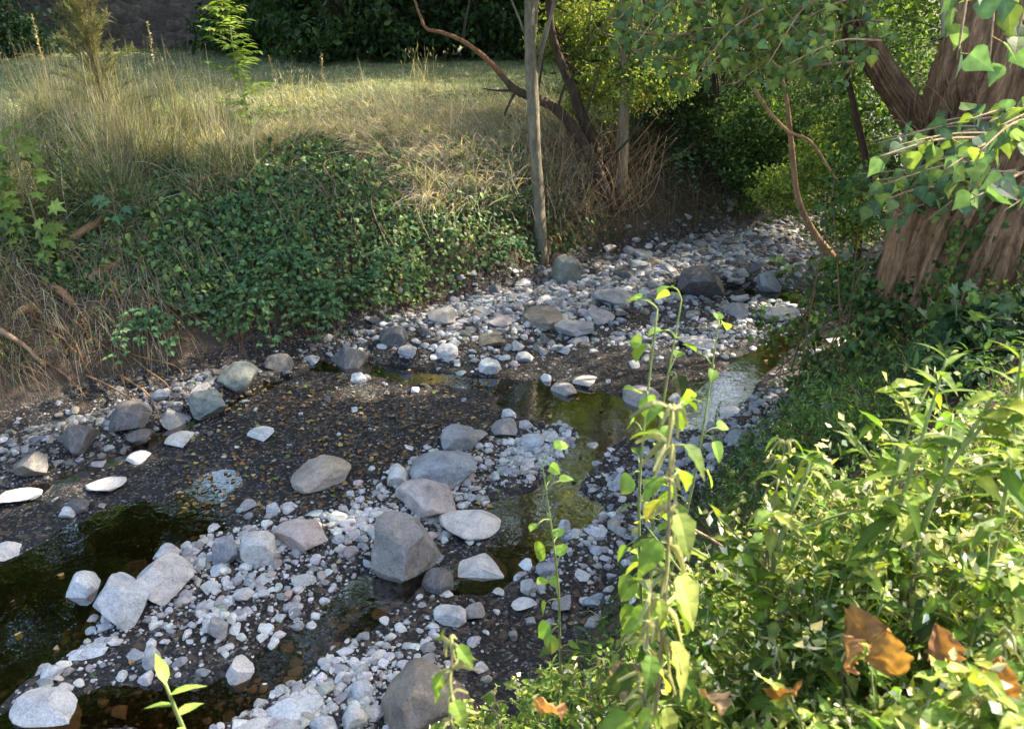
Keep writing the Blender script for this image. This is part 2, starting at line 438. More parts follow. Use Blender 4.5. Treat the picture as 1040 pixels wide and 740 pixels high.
def water_mat():
    m, nt = mat('creek_water')
    tc = N(nt, 'ShaderNodeTexCoord')
    n1 = N(nt, 'ShaderNodeTexNoise', i_Scale=7.0, i_Detail=3.0, i_Distortion=.6); nt.links.new(tc.outputs['Object'], n1.inputs['Vector'])
    n2 = N(nt, 'ShaderNodeTexNoise', i_Scale=28.0, i_Detail=2.0); nt.links.new(tc.outputs['Object'], n2.inputs['Vector'])
    b = N(nt, 'ShaderNodeBump', i_Strength=.11, i_Distance=.02)
    nt.links.new(mth(nt, 'ADD', n1.outputs[0], mth(nt, 'MULTIPLY', n2.outputs[0], .25)), b.inputs['Height'])
    t = N(nt, 'ShaderNodeBsdfTransparent'); t.inputs[0].default_value = (.36, .25, .145, 1)
    g = N(nt, 'ShaderNodeBsdfGlossy', i_Roughness=.02); nt.links.new(b.outputs[0], g.inputs['Normal'])
    fr = N(nt, 'ShaderNodeFresnel', i_IOR=1.33); nt.links.new(b.outputs[0], fr.inputs['Normal'])
    mx = N(nt, 'ShaderNodeMixShader'); nt.links.new(mth(nt, 'MULTIPLY', fr.outputs[0], .45), mx.inputs[0])
    nt.links.new(t.outputs[0], mx.inputs[1]); nt.links.new(g.outputs[0], mx.inputs[2])
    out(nt, mx.outputs[0]); return m

def wall_mat():
    m, nt = mat('rubble_stone')
    tc = N(nt, 'ShaderNodeTexCoord')
    mp = N(nt, 'ShaderNodeMapping'); mp.inputs['Scale'].default_value = (1, 1, 1.8); nt.links.new(tc.outputs['Object'], mp.inputs[0])
    vo = N(nt, 'ShaderNodeTexVoronoi', i_Scale=3.4); nt.links.new(mp.outputs[0], vo.inputs['Vector'])
    ve = N(nt, 'ShaderNodeTexVoronoi', i_Scale=3.4, feature='DISTANCE_TO_EDGE'); nt.links.new(mp.outputs[0], ve.inputs['Vector'])
    n = N(nt, 'ShaderNodeTexNoise', i_Scale=9.0, i_Detail=6.0); nt.links.new(tc.outputs['Object'], n.inputs['Vector'])
    s = N(nt, 'ShaderNodeSeparateColor'); nt.links.new(vo.outputs['Color'], s.inputs[0])
    c = ramp(nt, s.outputs[0], [(0, (.075, .058, .047)), (.5, (.13, .10, .083)), (1, (.18, .14, .115))])
    c = mixc(nt, 1.0, c, ramp(nt, n.outputs[0], [(.3, (.6, .6, .6)), (.7, (1.3, 1.3, 1.3))]), 'MULTIPLY')
    c = mixc(nt, ramp(nt, ve.outputs['Distance'], [(0, (1, 1, 1)), (.05, (0, 0, 0))]), c, (.09, .075, .065))
    p = N(nt, 'ShaderNodeBsdfPrincipled', i_Roughness=.95); nt.links.new(c, p.inputs['Base Color'])
    b = N(nt, 'ShaderNodeBump', i_Strength=.8, i_Distance=.05); nt.links.new(ve.outputs['Distance'], b.inputs['Height']); nt.links.new(b.outputs[0], p.inputs['Normal'])
    out(nt, p.outputs[0]); return m

M_LEAF = leaf_mat('leaf_green')
M_IVY = leaf_mat('leaf_ivy', .2, .5, .22)
M_DRY = leaf_mat('leaf_dry', .25, .8, .15)
M_GRASS = leaf_mat('grass_blade', .30, .6, .2)
M_BARK = bark_mat('bark_grey', (.17, .145, .105), (.38, .34, .26), 16, .3)
M_DARKBARK = bark_mat('bark_dark', (.030, .022, .016), (.095, .072, .052), 12, .25)
M_POPLAR = bark_mat('bark_poplar', (.16, .080, .042), (.62, .365, .20), 11, .30, 1.0)
M_TWIG = bark_mat('bark_twig', (.20, .13, .075), (.42, .29, .18), 22, .3)
M_STEM = leaf_mat('plant_stem', .1, .6, .3)
M_ROCK = rock_mat()
M_GROUND = ground_mat()
M_WATER = water_mat()
M_WALL = wall_mat()

def tag(o, label=None, cat=None, group=None, kind=None):
    if label: o['label'] = label
    if cat: o['category'] = cat
    if group: o['group'] = group
    if kind: o['kind'] = kind
    return o

def empty(name, loc, label, cat, group=None):
    o = bpy.data.objects.new(name, None); C.objects.link(o); o.location = Vector(loc); o.empty_display_size = .1
    return tag(o, label, cat, group)

def kids(o): return [c for c in bpy.data.objects if c.parent == o]

def dup(root, parts, loc, rz=0, sc=1.0, tilt=(0, 0), label=None, group=None):
    r = root.copy(); C.objects.link(r); r.location = Vector(loc); r.rotation_euler = (tilt[0], tilt[1], rz)
    r.scale = (sc, sc, sc) if np.isscalar(sc) else sc
    if label: r['label'] = label
    if group: r['group'] = group
    for p in parts:
        c = p.copy(); C.objects.link(c); c.parent = r
    return r
SUN_E = 3.7; EXPO = 2.35
# ================================================================== the ground: one sheet to the horizon
def axis_pts(lo, hi, step, far, g=1.13):
    a = list(np.arange(lo, hi + 1e-6, step)); s = step
    while a[-1] < far: s *= g; a.append(a[-1] + s)
    s = step
    while a[0] > -far: s *= g; a.insert(0, a[0] - s)
    return A(a)
gx = axis_pts(-5.2, 6.2, .036, 150); gy = axis_pts(2.2, 14.2, .042, 150)
X, Y = np.meshgrid(gx, gy)
Z = H(X, Y)
sl = pdist(X, Y, LFOOT); sr = -pdist(X, Y, RFOOT)
nzv = .25 * fbm(X * 1.5, Y * 1.5, 3, 61)
bedm = smooth(.22, .02, sl + nzv * .4) * smooth(.25, .02, sr + nzv * .4)
grass = np.maximum(smooth(1.3, 2.2, sl + nzv), smooth(3.0, 4.5, sr + nzv))
acc = Acc()
nx, ny = len(gx), len(gy)
idx = np.arange(nx * ny).reshape(ny, nx)
a, b, c, d = idx[:-1, :-1].ravel(), idx[:-1, 1:].ravel(), idx[1:, 1:].ravel(), idx[1:, :-1].ravel()
acc.add(np.stack([X, Y, Z], -1).reshape(-1, 3), np.vstack([np.column_stack([a, b, c]), np.column_stack([a, c, d])]),
        np.stack([bedm, grass, 0 * bedm], -1).reshape(-1, 3))
tag(acc.build('ground', M_GROUND, smooth=True), kind='structure')

# water: one sheet inside the creek bed, its edge buried in both banks
acc = Acc()
xs = np.linspace(-13, 12, 140); ts = np.linspace(0, 1, 24)
def along(poly, n):
    seg = np.r_[0, np.cumsum(np.hypot(*np.diff(poly, axis=0).T))]
    t = np.linspace(0, seg[-1], n); return np.column_stack([np.interp(t, seg, poly[:, 0]), np.interp(t, seg, poly[:, 1])])
la, ra = along(LFOOT, 120), along(RFOOT, 120)
nl = nrm(np.gradient(la, axis=0)); nr = nrm(np.gradient(ra, axis=0))
la = la + .12 * np.column_stack([-nl[:, 1], nl[:, 0]]); ra = ra - .12 * np.column_stack([-nr[:, 1], nr[:, 0]])
G = la[:, None] * (1 - ts)[None, :, None] + ra[:, None] * ts[None, :, None]
G = np.concatenate([G, np.zeros(G.shape[:2] + (1,))], -1)
idx = np.arange(120 * 24).reshape(120, 24)
a, b, c, d = idx[:-1, :-1].ravel(), idx[:-1, 1:].ravel(), idx[1:, 1:].ravel(), idx[1:, :-1].ravel()
acc.add(G, np.vstack([np.column_stack([a, c, b]), np.column_stack([a, d, c])]), (1, 1, 1))
tag(acc.build('water', M_WATER, smooth=True), kind='structure')

# ================================================================== stones
import bmesh
def stone_geo(seed, sub, planes, rough, dmin=.55, dmax=.92, cuts=()):
    r = random.Random(seed)
    bm = bmesh.new(); bmesh.ops.create_icosphere(bm, subdivisions=sub, radius=1.0)
    bm.verts.ensure_lookup_table()
    V = A([v.co[:] for v in bm.verts]); Fc = A([[v.index for v in f.verts] for f in bm.faces]); bm.free()
    off = Vector((seed * 3.7, seed * 1.3, seed * .9))
    V = V * (1 + .16 * A([mnoise.noise(Vector(v) * .9 + off) for v in V]))[:, None]
    for *n, d in cuts:
        n = A(n, float); n /= np.linalg.norm(n); V = V - np.outer(np.maximum(0, V @ n - d) * .95, n)
    for k in range(planes):
        n = A([r.gauss(0, 1), r.gauss(0, 1), r.gauss(0, .8)]); n /= np.linalg.norm(n)
        d = r.uniform(dmin, dmax)
        q = V @ n
        V = V - np.outer(np.maximum(0, q - d) * .93, n)
    disp = A([mnoise.fractal(Vector(v) * 2.3 + off, .9, 2.1, 5) for v in V])
    rid = A([mnoise.ridged_multi_fractal(Vector(v) * 1.4 + off, 1.0, 2.0, 3, 1.0, 2.0) for v in V])
    V = V * (1 + rough * disp - rough * .35 * (rid - 1))[:, None]
    lo, hi = V.min(0), V.max(0)
    return (V - (lo + hi) / 2) / (hi - lo) * 2, Fc
def stone_mesh(name, *args):
    V, Fc = stone_geo(*args)
    a = Acc(); t = 1 + .10 * fbm(V[:, 0] * 2 + args[0], V[:, 1] * 2 + V[:, 2], 2, args[0])
    a.add(V, Fc, np.repeat(t[:, None], 3, 1))
    o = a.build(name, M_ROCK, smooth=True); me = o.data
    bpy.data.objects.remove(o)
    try: me.set_sharp_from_angle(angle=math.radians(34))
    except Exception: pass
    return me
BIG = {'r': [stone_mesh('stone', s, 5, 9, .045, .62, .92) for s in (1, 2, 3, 4)],
       'a': [stone_mesh('stone', s, 5, 12, .045, .50, .82) for s in (11, 12, 13, 14, 15, 16)],
       'f': [stone_mesh('stone', s, 5, 11, .045, .42, .8) for s in (21, 22, 23, 24, 25)]}
MID = [stone_mesh('stone', s, 4, 9 + s % 6, .045, .40, .8) for s in range(40, 60)]

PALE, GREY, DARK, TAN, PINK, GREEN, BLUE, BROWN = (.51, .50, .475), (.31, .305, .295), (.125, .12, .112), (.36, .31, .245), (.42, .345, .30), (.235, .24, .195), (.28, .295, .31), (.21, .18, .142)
BIG['b'] = [stone_mesh('stone', 5, 6, 4, .075, .72, .9, [(-.45, -.75, .55, .58), (.75, -.55, .10, .56), (.15, -.15, 1, .60), (-.95, .1, .15, .66), (.35, -.5, -.75, .62), (.9, .2, .5, .70), (-.5, -.6, -.6, .66)])]
OCC = []
def put_rock(cx, cy, w, h, tone, shape, label, group=None, k=None, hgt=None):
    cy = cy + .12 * h
    c = P(A(float(cx)), A(float(cy)), .05)
    d = ray(cx, cy); t = (0.05 - CAMZ) / d[2]
    W = w * t / F; Hh = h * t / F
    st = -d[2] / np.linalg.norm(d); ct = math.sqrt(1 - st * st)
    D = min(.95 * W, .80 * Hh / st)
    if shape == 'f': D = min(1.1 * W, .95 * Hh / st)
    hv = max(math.sqrt(max(0, Hh ** 2 - (D * st) ** 2)) / ct, .30 * min(W, D))
    if hgt: hv = hgt
    hv *= 1.08
    me = BIG[shape][(k if k is not None else int(cx * 7 + cy) ) % len(BIG[shape])]
    o = bpy.data.objects.new('boulder' if w > 45 else 'stone', me); C.objects.link(o)
    rr = random.Random(int(cx * 31 + cy))
    o.rotation_euler = (rr.uniform(-.12, .12), rr.uniform(-.12, .12), (rr.choice([0, math.pi]) + rr.uniform(-.3, .3)) if shape != 'b' else .1)
    o.scale = (W / 2, D / 2, hv / 2)
    for _ in range(3):
        zc = max(hz(c[0], c[1]), -.03) + hv * .15
        c = P(A(float(cx)), A(float(cy)), zc)
    o.location = (c[0], c[1], zc)
    v = rr.uniform(.92, 1.08)
    hu = rr.uniform(-.07, .07); o.color = (tone[0] * v * (1 + hu), tone[1] * v, tone[2] * v * (1 - hu), 1)
    tag(o, label, 'boulder' if w > 45 else 'stone', group)
    OCC.append((c[0], c[1], max(W, D) * .46))
    return o

for r in [
 (412, 556, 70, 72, (.235, .222, .205), 'b', 'big dark grey angular boulder, largest of the stones in mid-creek', None, 0),
 (485, 570, 64, 34, PALE, 'f', 'pale flat-topped stone with an undercut edge beside the big dark boulder'),
 (475, 527, 66, 36, PALE, 'f', 'pale flat stone just behind the big dark boulder'),
 (432, 503, 66, 42, PINK, 'a', 'pinkish grey stone wedged behind the big dark boulder'),
 (449, 469, 68, 42, GREY, 'r', 'broad rounded grey boulder with a smaller stone leaning on top'),
 (466, 443, 38, 28, GREY, 'r', 'rounded grey stone resting on the back of a broad grey boulder'),
 (405, 482, 24, 26, PALE, 'a', 'small pale block beside the broad grey boulder pair'),
 (326, 477, 62, 38, TAN, 'r', 'tan rounded boulder alone on the dark gravel'),
 (305, 541, 56, 36, PINK, 'a', 'pinkish tan rounded boulder among white pebbles'),
 (263, 553, 36, 36, PALE, 'r', 'smooth white rounded stone beside a blue grey one'),
 (231, 557, 27, 32, BLUE, 'a', 'dark blue grey stone next to a smooth white one'),
 (224, 575, 20, 15, PALE, 'f', 'small pale stone at the foot of the blue grey one'),
 (171, 561, 27, 22, PALE, 'a', 'white chipped stone at the edge of the dark water'),
 (165, 583, 62, 44, PALE, 'a', 'large pale blocky boulder with a ledge near the water edge'),
 (122, 607, 58, 54, PALE, 'a', 'pale triangular slab boulder leaning at the water edge'),
 (84, 593, 33, 31, PALE, 'a', 'pale jagged stone standing out into the dark water'),
 (53, 718, 76, 40, PALE, 'a', 'pale wedge-shaped boulder lying alone in the wet mud'),
 (51, 680, 23, 20, PALE, 'a', 'small white stone just above the pale wedge boulder'),
 (66, 697, 18, 10, PALE, 'f', 'tiny flat white stone behind the pale wedge boulder'),
 (90, 661, 38, 13, PALE, 'f', 'long flat pale stone on wet mud'),
 (116, 650, 18, 9, PALE, 'f', 'thin pale flake at the end of a long flat stone'),
 (152, 667, 19, 34, PALE, 'a', 'narrow white upright stone in the wet mud'),
 (139, 663, 20, 12, GREY, 'f', 'small grey stone touching the narrow upright white one'),
 (221, 637, 23, 25, BLUE, 'a', 'blue grey pointed stone beside the shallow pool'),
 (243, 681, 32, 32, PALE, 'a', 'white cube-like stone standing in the bluish pool'),
 (297, 717, 62, 28, PALE, 'f', 'broad pale flaky stone near the lower pool'),
 (256, 737, 38, 20, PALE, 'f', 'flat pale stone in front of the broad flaky one'),
 (291, 737, 34, 20, GREY, 'f', 'flat grey stone in front of the broad flaky one'),
 (328, 736, 30, 22, PALE, 'a', 'pale block beside two flat stones by the lower pool'),
 (434, 707, 92, 80, BROWN, 'a', 'huge brownish grey boulder half hidden by the sunlit weeds'),
 (360, 727, 26, 26, PALE, 'a', 'pale stone tucked beside the huge brownish boulder'),
 (368, 700, 22, 20, PALE, 'r', 'round pale cobble uphill of the huge brownish boulder'),
 (252, 511, 17, 12, GREY, 'f', 'small grey stone alone on gravel between tan and white boulders'),
 (278, 517, 15, 17, PALE, 'a', 'small upright pale stone above the pinkish boulder'),
 (292, 515, 17, 12, PALE, 'f', 'little flat white stone above the pinkish boulder'),
 (265, 439, 27, 15, PALE, 'f', 'flat white stone alone on the dark gravel flat'),
 (242, 380, 40, 27, GREEN, 'r', 'greenish grey boulder at the foot of the ivy bank'),
 (213, 407, 37, 29, GREEN, 'a', 'mossy dark boulder at the edge of the gravel flat'),
 (131, 420, 43, 29, DARK, 'a', 'dark flat-faced boulder below the eroded bank'),
 (175, 425, 37, 26, GREY, 'a', 'rounded grey boulder next to the mossy dark one'),
 (140, 441, 26, 18, DARK, 'a', 'small dark stone below the flat-faced dark boulder'),
 (182, 445, 28, 15, PALE, 'f', 'thin pale slab lying by the gravel flat'),
 (94, 467, 33, 19, GREY, 'f', 'light grey slab on the stony shore'),
 (34, 470, 37, 30, DARK, 'a', 'dark rounded boulder at the foot of the eroded bank'),
 (78, 441, 36, 30, DARK, 'a', 'dark leaning boulder on the stony shore'),
 (107, 490, 40, 17, PALE, 'f', 'pale flat stone at the sunlit end of the shore'),
 (140, 464, 22, 12, PALE, 'f', 'small white slab near the gravel flat'),
 (18, 502, 46, 17, PALE, 'f', 'long pale stone in the sunlit shallows'),
 (80, 511, 24, 18, DARK, 'r', 'dark round stone next to a white one by the shallows'),
 (70, 519, 18, 14, PALE, 'a', 'white stone next to a dark round one by the shallows'),
 (5, 557, 32, 20, PALE, 'f', 'pale stone at the brink of the deep dark water'),
 (355, 362, 42, 30, DARK, 'a', 'dark smooth boulder below the bramble sprays'),
 (286, 367, 30, 19, DARK, 'a', 'dark stone at the waterline below the ivy'),
 (316, 364, 17, 11, GREY, 'f', 'small grey stone in the strip of water below the ivy'),
 (366, 383, 17, 14, PALE, 'a', 'bright white stone on the spot of sunlit gravel'),
 (400, 340, 28, 22, DARK, 'r', 'dark stone at the foot of the ivy bank beside brambles'),
 (575, 275, 29, 37, GREEN, 'r', 'tall greenish boulder beside the base of the slim tree'),
 (551, 321, 42, 19, BROWN, 'r', 'brown flattish boulder on the far stone bar'),
 (454, 357, 24, 16, PALE, 'r', 'rounded pale stone at the near edge of the far bar'),
 (414, 356, 20, 12, GREY, 'f', 'flat grey stone where the far bar begins'),
 (497, 371, 23, 17, PALE, 'r', 'round pale stone in the brown shallows'),
 (533, 362, 20, 13, PALE, 'a', 'smooth whitish stone on the edge of the brown shallows'),
 (583, 330, 40, 20, GREY, 'f', 'grey slab in the middle of the far bar'),
 (622, 300, 44, 18, GREY, 'f', 'wide grey slab on the upper part of the far bar'),
 (573, 395, 28, 19, GREY, 'a', 'grey stone standing between two dark pools'),
 (594, 386, 26, 12, PALE, 'f', 'thin white stone between two dark pools'),
 (512, 433, 27, 20, GREY, 'r', 'smooth grey stone leading a patch of white cobbles'),
 (517, 420, 16, 12, PALE, 'a', 'small white stone behind the smooth grey one'),
 (535, 430, 15, 11, PALE, 'a', 'small white stone next to the patch of cobbles'),
 (541, 446, 26, 16, PALE, 'r', 'largest white cobble of the patch by the dark channel'),
 (558, 443, 20, 14, PALE, 'f', 'white cobble at the far end of the patch by the dark channel'),
 (484, 441, 20, 13, GREY, 'f', 'small grey stone beside the rounded pair of boulders'),
 (712, 283, 46, 31, DARK, 'a', 'largest dark boulder on the far side of the upper creek'),
 (781, 285, 25, 25, GREY, 'a', 'upright grey stone under the hanging twigs upstream'),
 (747, 313, 28, 18, GREY, 'a', 'angular grey stone in the sunlit spot upstream'),
 (790, 316, 42, 20, PALE, 'f', 'pale slab in the sunlit spot upstream'),
 (853, 348, 26, 13, PALE, 'f', 'white flat stone near the foot of the big tree'),
 (833, 358, 15, 9, PALE, 'f', 'small white stone beside the flat white one near the big tree'),
 (742, 418, 24, 14, PALE, 'f', 'white stone alone in the dark pool'),
 (710, 346, 40, 14, PALE, 'f', 'long pale slab at the edge of the dark pool'),
 (652, 402, 40, 24, GREY, 'r', 'rounded grey boulder behind the tall nettle'),
 (690, 405, 28, 13, PALE, 'f', 'pale stone behind the yellow green weed tops'),
 (750, 442, 30, 20, GREY, 'a', 'round grey stone behind the bank weeds'),
 (775, 453, 22, 18, BLUE, 'a', 'bluish stone behind the bank weeds'),
 (823, 408, 17, 9, PALE, 'f', 'small white stone at the far edge of the dark pool'),
 (846, 413, 20, 13, PALE, 'r', 'pale stone beside the feathery weeds'),
 (601, 453, 14, 10, PALE, 'a', 'little white stone in the dark channel behind the nettle'),
 (538, 594, 19, 18, GREY, 'a', 'grey cube-like stone in front of the reflecting pool'),
 (555, 576, 22, 15, BLUE, 'r', 'bluish cobble at the edge of the reflecting pool'),
 (532, 611, 26, 13, PALE, 'f', 'pale flat stone in front of the reflecting pool'),
 (592, 582, 16, 12, PALE, 'f', 'small pale stone near the sunlit weed tips'),
 (572, 535, 14, 22, PALE, 'f', 'slim pale stone on the far side of the reflecting pool'),
 (605, 538, 24, 14, PALE, 'f', 'pale stone behind two green leaves at the pool'),
 (458, 622, 36, 22, PALE, 'r', 'pale grey stone pair partner on the mud below the dark boulder'),
 (482, 619, 22, 18, GREY, 'r', 'grey stone touching the pale one below the dark boulder'),
 (390, 620, 25, 14, PALE, 'f', 'flat white stone on the mud below the dark boulder'),
 (445, 590, 34, 28, DARK, 'r', 'dark stone under the corner of the big dark boulder'),
]:
    put_rock(*r)

# scattered cobbles: a few zones, each individual stone its own object
ZONES = [  # polyline, spread, count, size range (m), tones, label, group
 ([(100, 610), (200, 578), (300, 562), (380, 545), (440, 510), (470, 470)], .30, 62, (.07, .17), (PALE, PALE, PALE, GREY, PINK), 'pale fist-sized cobble on the white stone bar around the big dark boulder', 'cobbles on the mid-creek bar'),
 ([(515, 478), (545, 462), (580, 450)], .22, 26, (.07, .14), (PALE, PALE, GREY), 'white cobble in the small patch beside the dark channel', 'cobbles in the patch by the dark channel'),
 ([(425, 345), (500, 328), (600, 306), (700, 280), (790, 250)], .75, 125, (.12, .36), (GREY, PALE, DARK, BLUE, GREY, PALE, BROWN), 'grey cobble on the far stone bar below the slim tree', 'cobbles on the far bar'),
 ([(-25, 475), (60, 450), (150, 425), (235, 388)], .32, 46, (.08, .22), (DARK, DARK, GREY, BROWN, GREY), 'dark cobble on the shore below the eroded bank', 'cobbles on the shore below the bank'),
 ([(560, 600), (620, 540), (680, 482), (760, 440), (830, 405)], .36, 60, (.08, .2), (PALE, GREY, GREY, BLUE), 'grey cobble half hidden behind the weeds of the sunlit bank', 'cobbles behind the bank weeds'),
 ([(250, 742), (340, 725), (400, 690)], .22, 24, (.05, .12), (PALE, PALE, GREY), 'small pale cobble beside the huge brownish boulder', 'cobbles beside the huge boulder'),
 ([(50, 690), (150, 650), (270, 620), (380, 640), (450, 640)], .34, 22, (.05, .11), (PALE, PALE, GREY), 'small pale stone scattered on the wet mud', 'stones scattered on the mud'),
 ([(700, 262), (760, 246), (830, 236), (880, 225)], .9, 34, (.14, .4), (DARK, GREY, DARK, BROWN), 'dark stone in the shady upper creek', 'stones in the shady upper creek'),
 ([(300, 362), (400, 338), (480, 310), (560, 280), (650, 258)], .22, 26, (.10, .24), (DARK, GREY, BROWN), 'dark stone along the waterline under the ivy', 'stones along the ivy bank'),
 ([(640, 350), (700, 345), (760, 340), (800, 310)], .32, 30, (.09, .22), (PALE, GREY, PALE), 'pale stone around the sunlit spot upstream', 'stones around the sunlit spot'),
]
for pp, spread, cnt, (s0, s1), tones, label, group in ZONES:
    poly = pl(pp); pts = along(poly, 200); cnt = int(cnt * .64)
    made = 0
    for _ in range(cnt * 30):
        if made >= cnt: break
        q = pts[rng.integers(200)] + rng.normal(0, spread * .72, 2)
        s = s0 + (s1 - s0) * rng.random() ** 1.8
        if any((q[0] - x) ** 2 + (q[1] - y) ** 2 < (r + s * .42) ** 2 for x, y, r in OCC): continue
        z = hz(q[0], q[1])
        if z > .45 or z < -.13: continue
        OCC.append((q[0], q[1], s * .42))
        hv = s * rng.uniform(.28, .62)
        o = bpy.data.objects.new('cobble', MID[rng.integers(len(MID))]); C.objects.link(o)
        o.scale = (s / 2, s * rng.uniform(.6, .95) / 2, hv / 2)
        o.rotation_euler = (rng.normal(0, .2), rng.normal(0, .2), rng.uniform(0, 6.28))
        o.location = (q[0], q[1], z + hv * .09)
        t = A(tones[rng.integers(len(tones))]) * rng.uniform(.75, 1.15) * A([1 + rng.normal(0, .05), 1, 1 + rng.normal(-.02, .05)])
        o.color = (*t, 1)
        tag(o, label, 'cobble', group); made += 1

# pebbles nobody could count
acc = Acc()
pv = [stone_geo(s, 2, 9, .05, .42, .8) for s in range(70, 80)]
def pebbles(pts, s0, s1, tones, pw=2.2):
    z = H(pts[:, 0], pts[:, 1])
    ok = (z < .35) & (z > -.10)
    pts, z = pts[ok], z[ok]
    n = len(pts)
    s = s0 + (s1 - s0) * rng.random(n) ** pw
    col = tints(n, *tones, var=.16)
    kk = rng.integers(len(pv), size=n); an = rng.uniform(0, 6.28, n)
    for k, (V, Fc) in enumerate(pv):
        m = np.where(kk == k)[0]
        if not len(m): continue
        sc = np.column_stack([s[m], s[m] * rng.uniform(.6, 1, len(m)), s[m] * rng.uniform(.4, .75, len(m))]) * .5
        v = V[None] * sc[:, None, :]
        ca, sa = np.cos(an[m])[:, None], np.sin(an[m])[:, None]
        w = np.stack([v[..., 0] * ca - v[..., 1] * sa, v[..., 0] * sa + v[..., 1] * ca, v[..., 2]], -1)
        w += np.column_stack([pts[m], z[m] + s[m] * .04])[:, None, :]
        acc.add(w.reshape(-1, 3), (Fc[None] + (np.arange(len(m)) * len(V))[:, None, None]).reshape(-1, 3), np.repeat(col[m], len(V), 0))
for pp, spread, cnt, ss, tones, *_ in ZONES:
    pts = along(pl(pp), 400)
    n = int(cnt * (24 if spread < .6 else 44))
    q = pts[rng.integers(400, size=n)] + rng.normal(0, spread * .8, (n, 2))
    pebbles(q, .018, .10 if spread < .6 else .15, tones, 2.6)
    q = pts[rng.integers(400, size=n)] + rng.normal(0, spread * .95, (n, 2)); pebbles(q, .008, .028, list(tones) + [DARK, BROWN, (.08, .075, .07)], 1.5)
# thin spread everywhere in the bed, mostly dark fine gravel with pale bits
n = 26000
u = rng.random(n); lr = rng.random(n)
ii = rng.integers(120, size=n)
q = la[ii] * (1 - lr)[:, None] + ra[ii] * lr[:, None] + rng.normal(0, .12, (n, 2))
m = (q[:, 1] > 2.4) & (q[:, 1] < 15) & (q[:, 0] > -6)
pebbles(q[m], .010, .035, [DARK, BROWN, (.06, .055, .05), (.045, .04, .038), (.09, .08, .07)], 1.6)
m = m & (rng.random(n) < .10)
pebbles(q[m], .012, .06, [PALE, GREY, TAN], 2.6)
tag(acc.build('pebbles', M_ROCK, smooth=False), kind='stuff')

# fallen leaves on the gravel
acc = Acc()
n = 1500
q = la[rng.integers(120, size=n)]; l2 = rng.random(n)[:, None]
q = la[rng.integers(120, size=n)]
ii = rng.integers(120, size=n); q = la[ii] * (1 - l2) + ra[ii] * l2 + rng.normal(0, .15, (n, 2))
ex = P(rng.uniform(180, 500, 700), rng.uniform(385, 520, 700))[:, :2]
q = np.vstack([q, ex])
q = q[(q[:, 1] > 2.5) & (q[:, 1] < 14)]
z = np.maximum(H(q[:, 0], q[:, 1]), 0) + .012
n = len(q)
leaves(acc, T_POPLAR, np.column_stack([q, z]), np.column_stack([rng.normal(0, 1, (n, 2)), rng.normal(0, .12, n)]), np.column_stack([rng.normal(0, .25, (n, 2)), np.ones(n)]),
       rng.uniform(.02, .055, n), tints(n, (.20, .12, .05), (.13, .075, .035), (.30, .22, .07), (.26, .20, .12), (.10, .15, .04), w=[.34, .3, .12, .19, .05]))
tag(acc.build('leaf_litter', M_DRY), kind='stuff')
# ================================================================== the ivy bank
G_IVY = [(.044, .086, .028), (.072, .125, .038), (.115, .175, .05), (.062, .12, .055)]
G_YEL = [(.17, .20, .04), (.24, .20, .05)]
STRAW = [(.38, .335, .225), (.29, .25, .165), (.46, .42, .31), (.20, .165, .11)]
GRN = [(.085, .125, .045), (.12, .155, .06), (.065, .10, .04), (.17, .195, .095)]
LX = FX
def bank(pxs, s):
    """a point of the far bank: foot position seen at column pxs, s metres up the slope (horizontally)"""
    px = np.asarray(pxs, float)
    x = np.interp(px, LX, Lw[:, 0]); y = np.interp(px, LX, Lw[:, 1])
    e = 6.0
    dx = np.interp(px + e, LX, Lw[:, 0]) - np.interp(px - e, LX, Lw[:, 0]); dy = np.interp(px + e, LX, Lw[:, 1]) - np.interp(px - e, LX, Lw[:, 1])
    l = np.hypot(dx, dy)
    q = np.column_stack([x - dy / l * s, y + dx / l * s])
    return np.column_stack([q, H(q[:, 0], q[:, 1])])
def gnormal(q, e=.05):
    hx = (H(q[:, 0] + e, q[:, 1]) - H(q[:, 0] - e, q[:, 1])) / (2 * e); hy = (H(q[:, 0], q[:, 1] + e) - H(q[:, 0], q[:, 1] - e)) / (2 * e)
    return nrm(np.column_stack([-hx, -hy, np.ones(len(q))]))

def ivy_cover(n, x0, x1, s0, s1, size, cols, w=None, lift=.08, dens=None, tm=T_IVY, acc=None):
    px = rng.uniform(x0, x1, n); s = rng.uniform(s0, s1, n)
    if dens is not None:
        k = rng.random(n) < dens(px, s); px, s = px[k], s[k]
    q = bank(px, s); nn = gnormal(q); n = len(q)
    clump = .5 + fbm(q[:, 0] * 2.2, q[:, 1] * 2.2 + q[:, 2] * 2, 3, 77)
    pos = q + nn * (rng.random(n)[:, None] * lift + np.clip(clump, 0, 1.2)[:, None] * .06)
    up = nrm(nn + rng.normal(0, .42, (n, 3)) + A([0, 0, .35]))
    ax = nrm(A([0, 0, -.8]) + rng.normal(0, .6, (n, 3)) + nn * .3)
    acc = acc or Acc()
    leaves(acc, tm, pos, ax, up, rng.uniform(*size, n), tints(n, *cols, w=w, var=.25))
    return acc
def d_ivy(px, s):
    top = np.interp(px, [60, 130, 200, 330, 430, 500, 560, 620], [2.6, 3.3, 3.3, 2.75, 2.35, 1.8, 1.15, .6])
    bot = np.interp(px, [60, 130, 230, 300, 400, 520, 620], [1.5, .8, .22, .12, .14, .10, .2])
    nz = .5 * fbm(px * .02, s * 2.5, 3, 91)
    return smooth(bot - .15, bot + .2, s + nz * .5) * smooth(top + .55, top - .35, s + nz * 1.5) * smooth(35, 150, px + nz * 90) * smooth(640, 540, px + nz * 60)
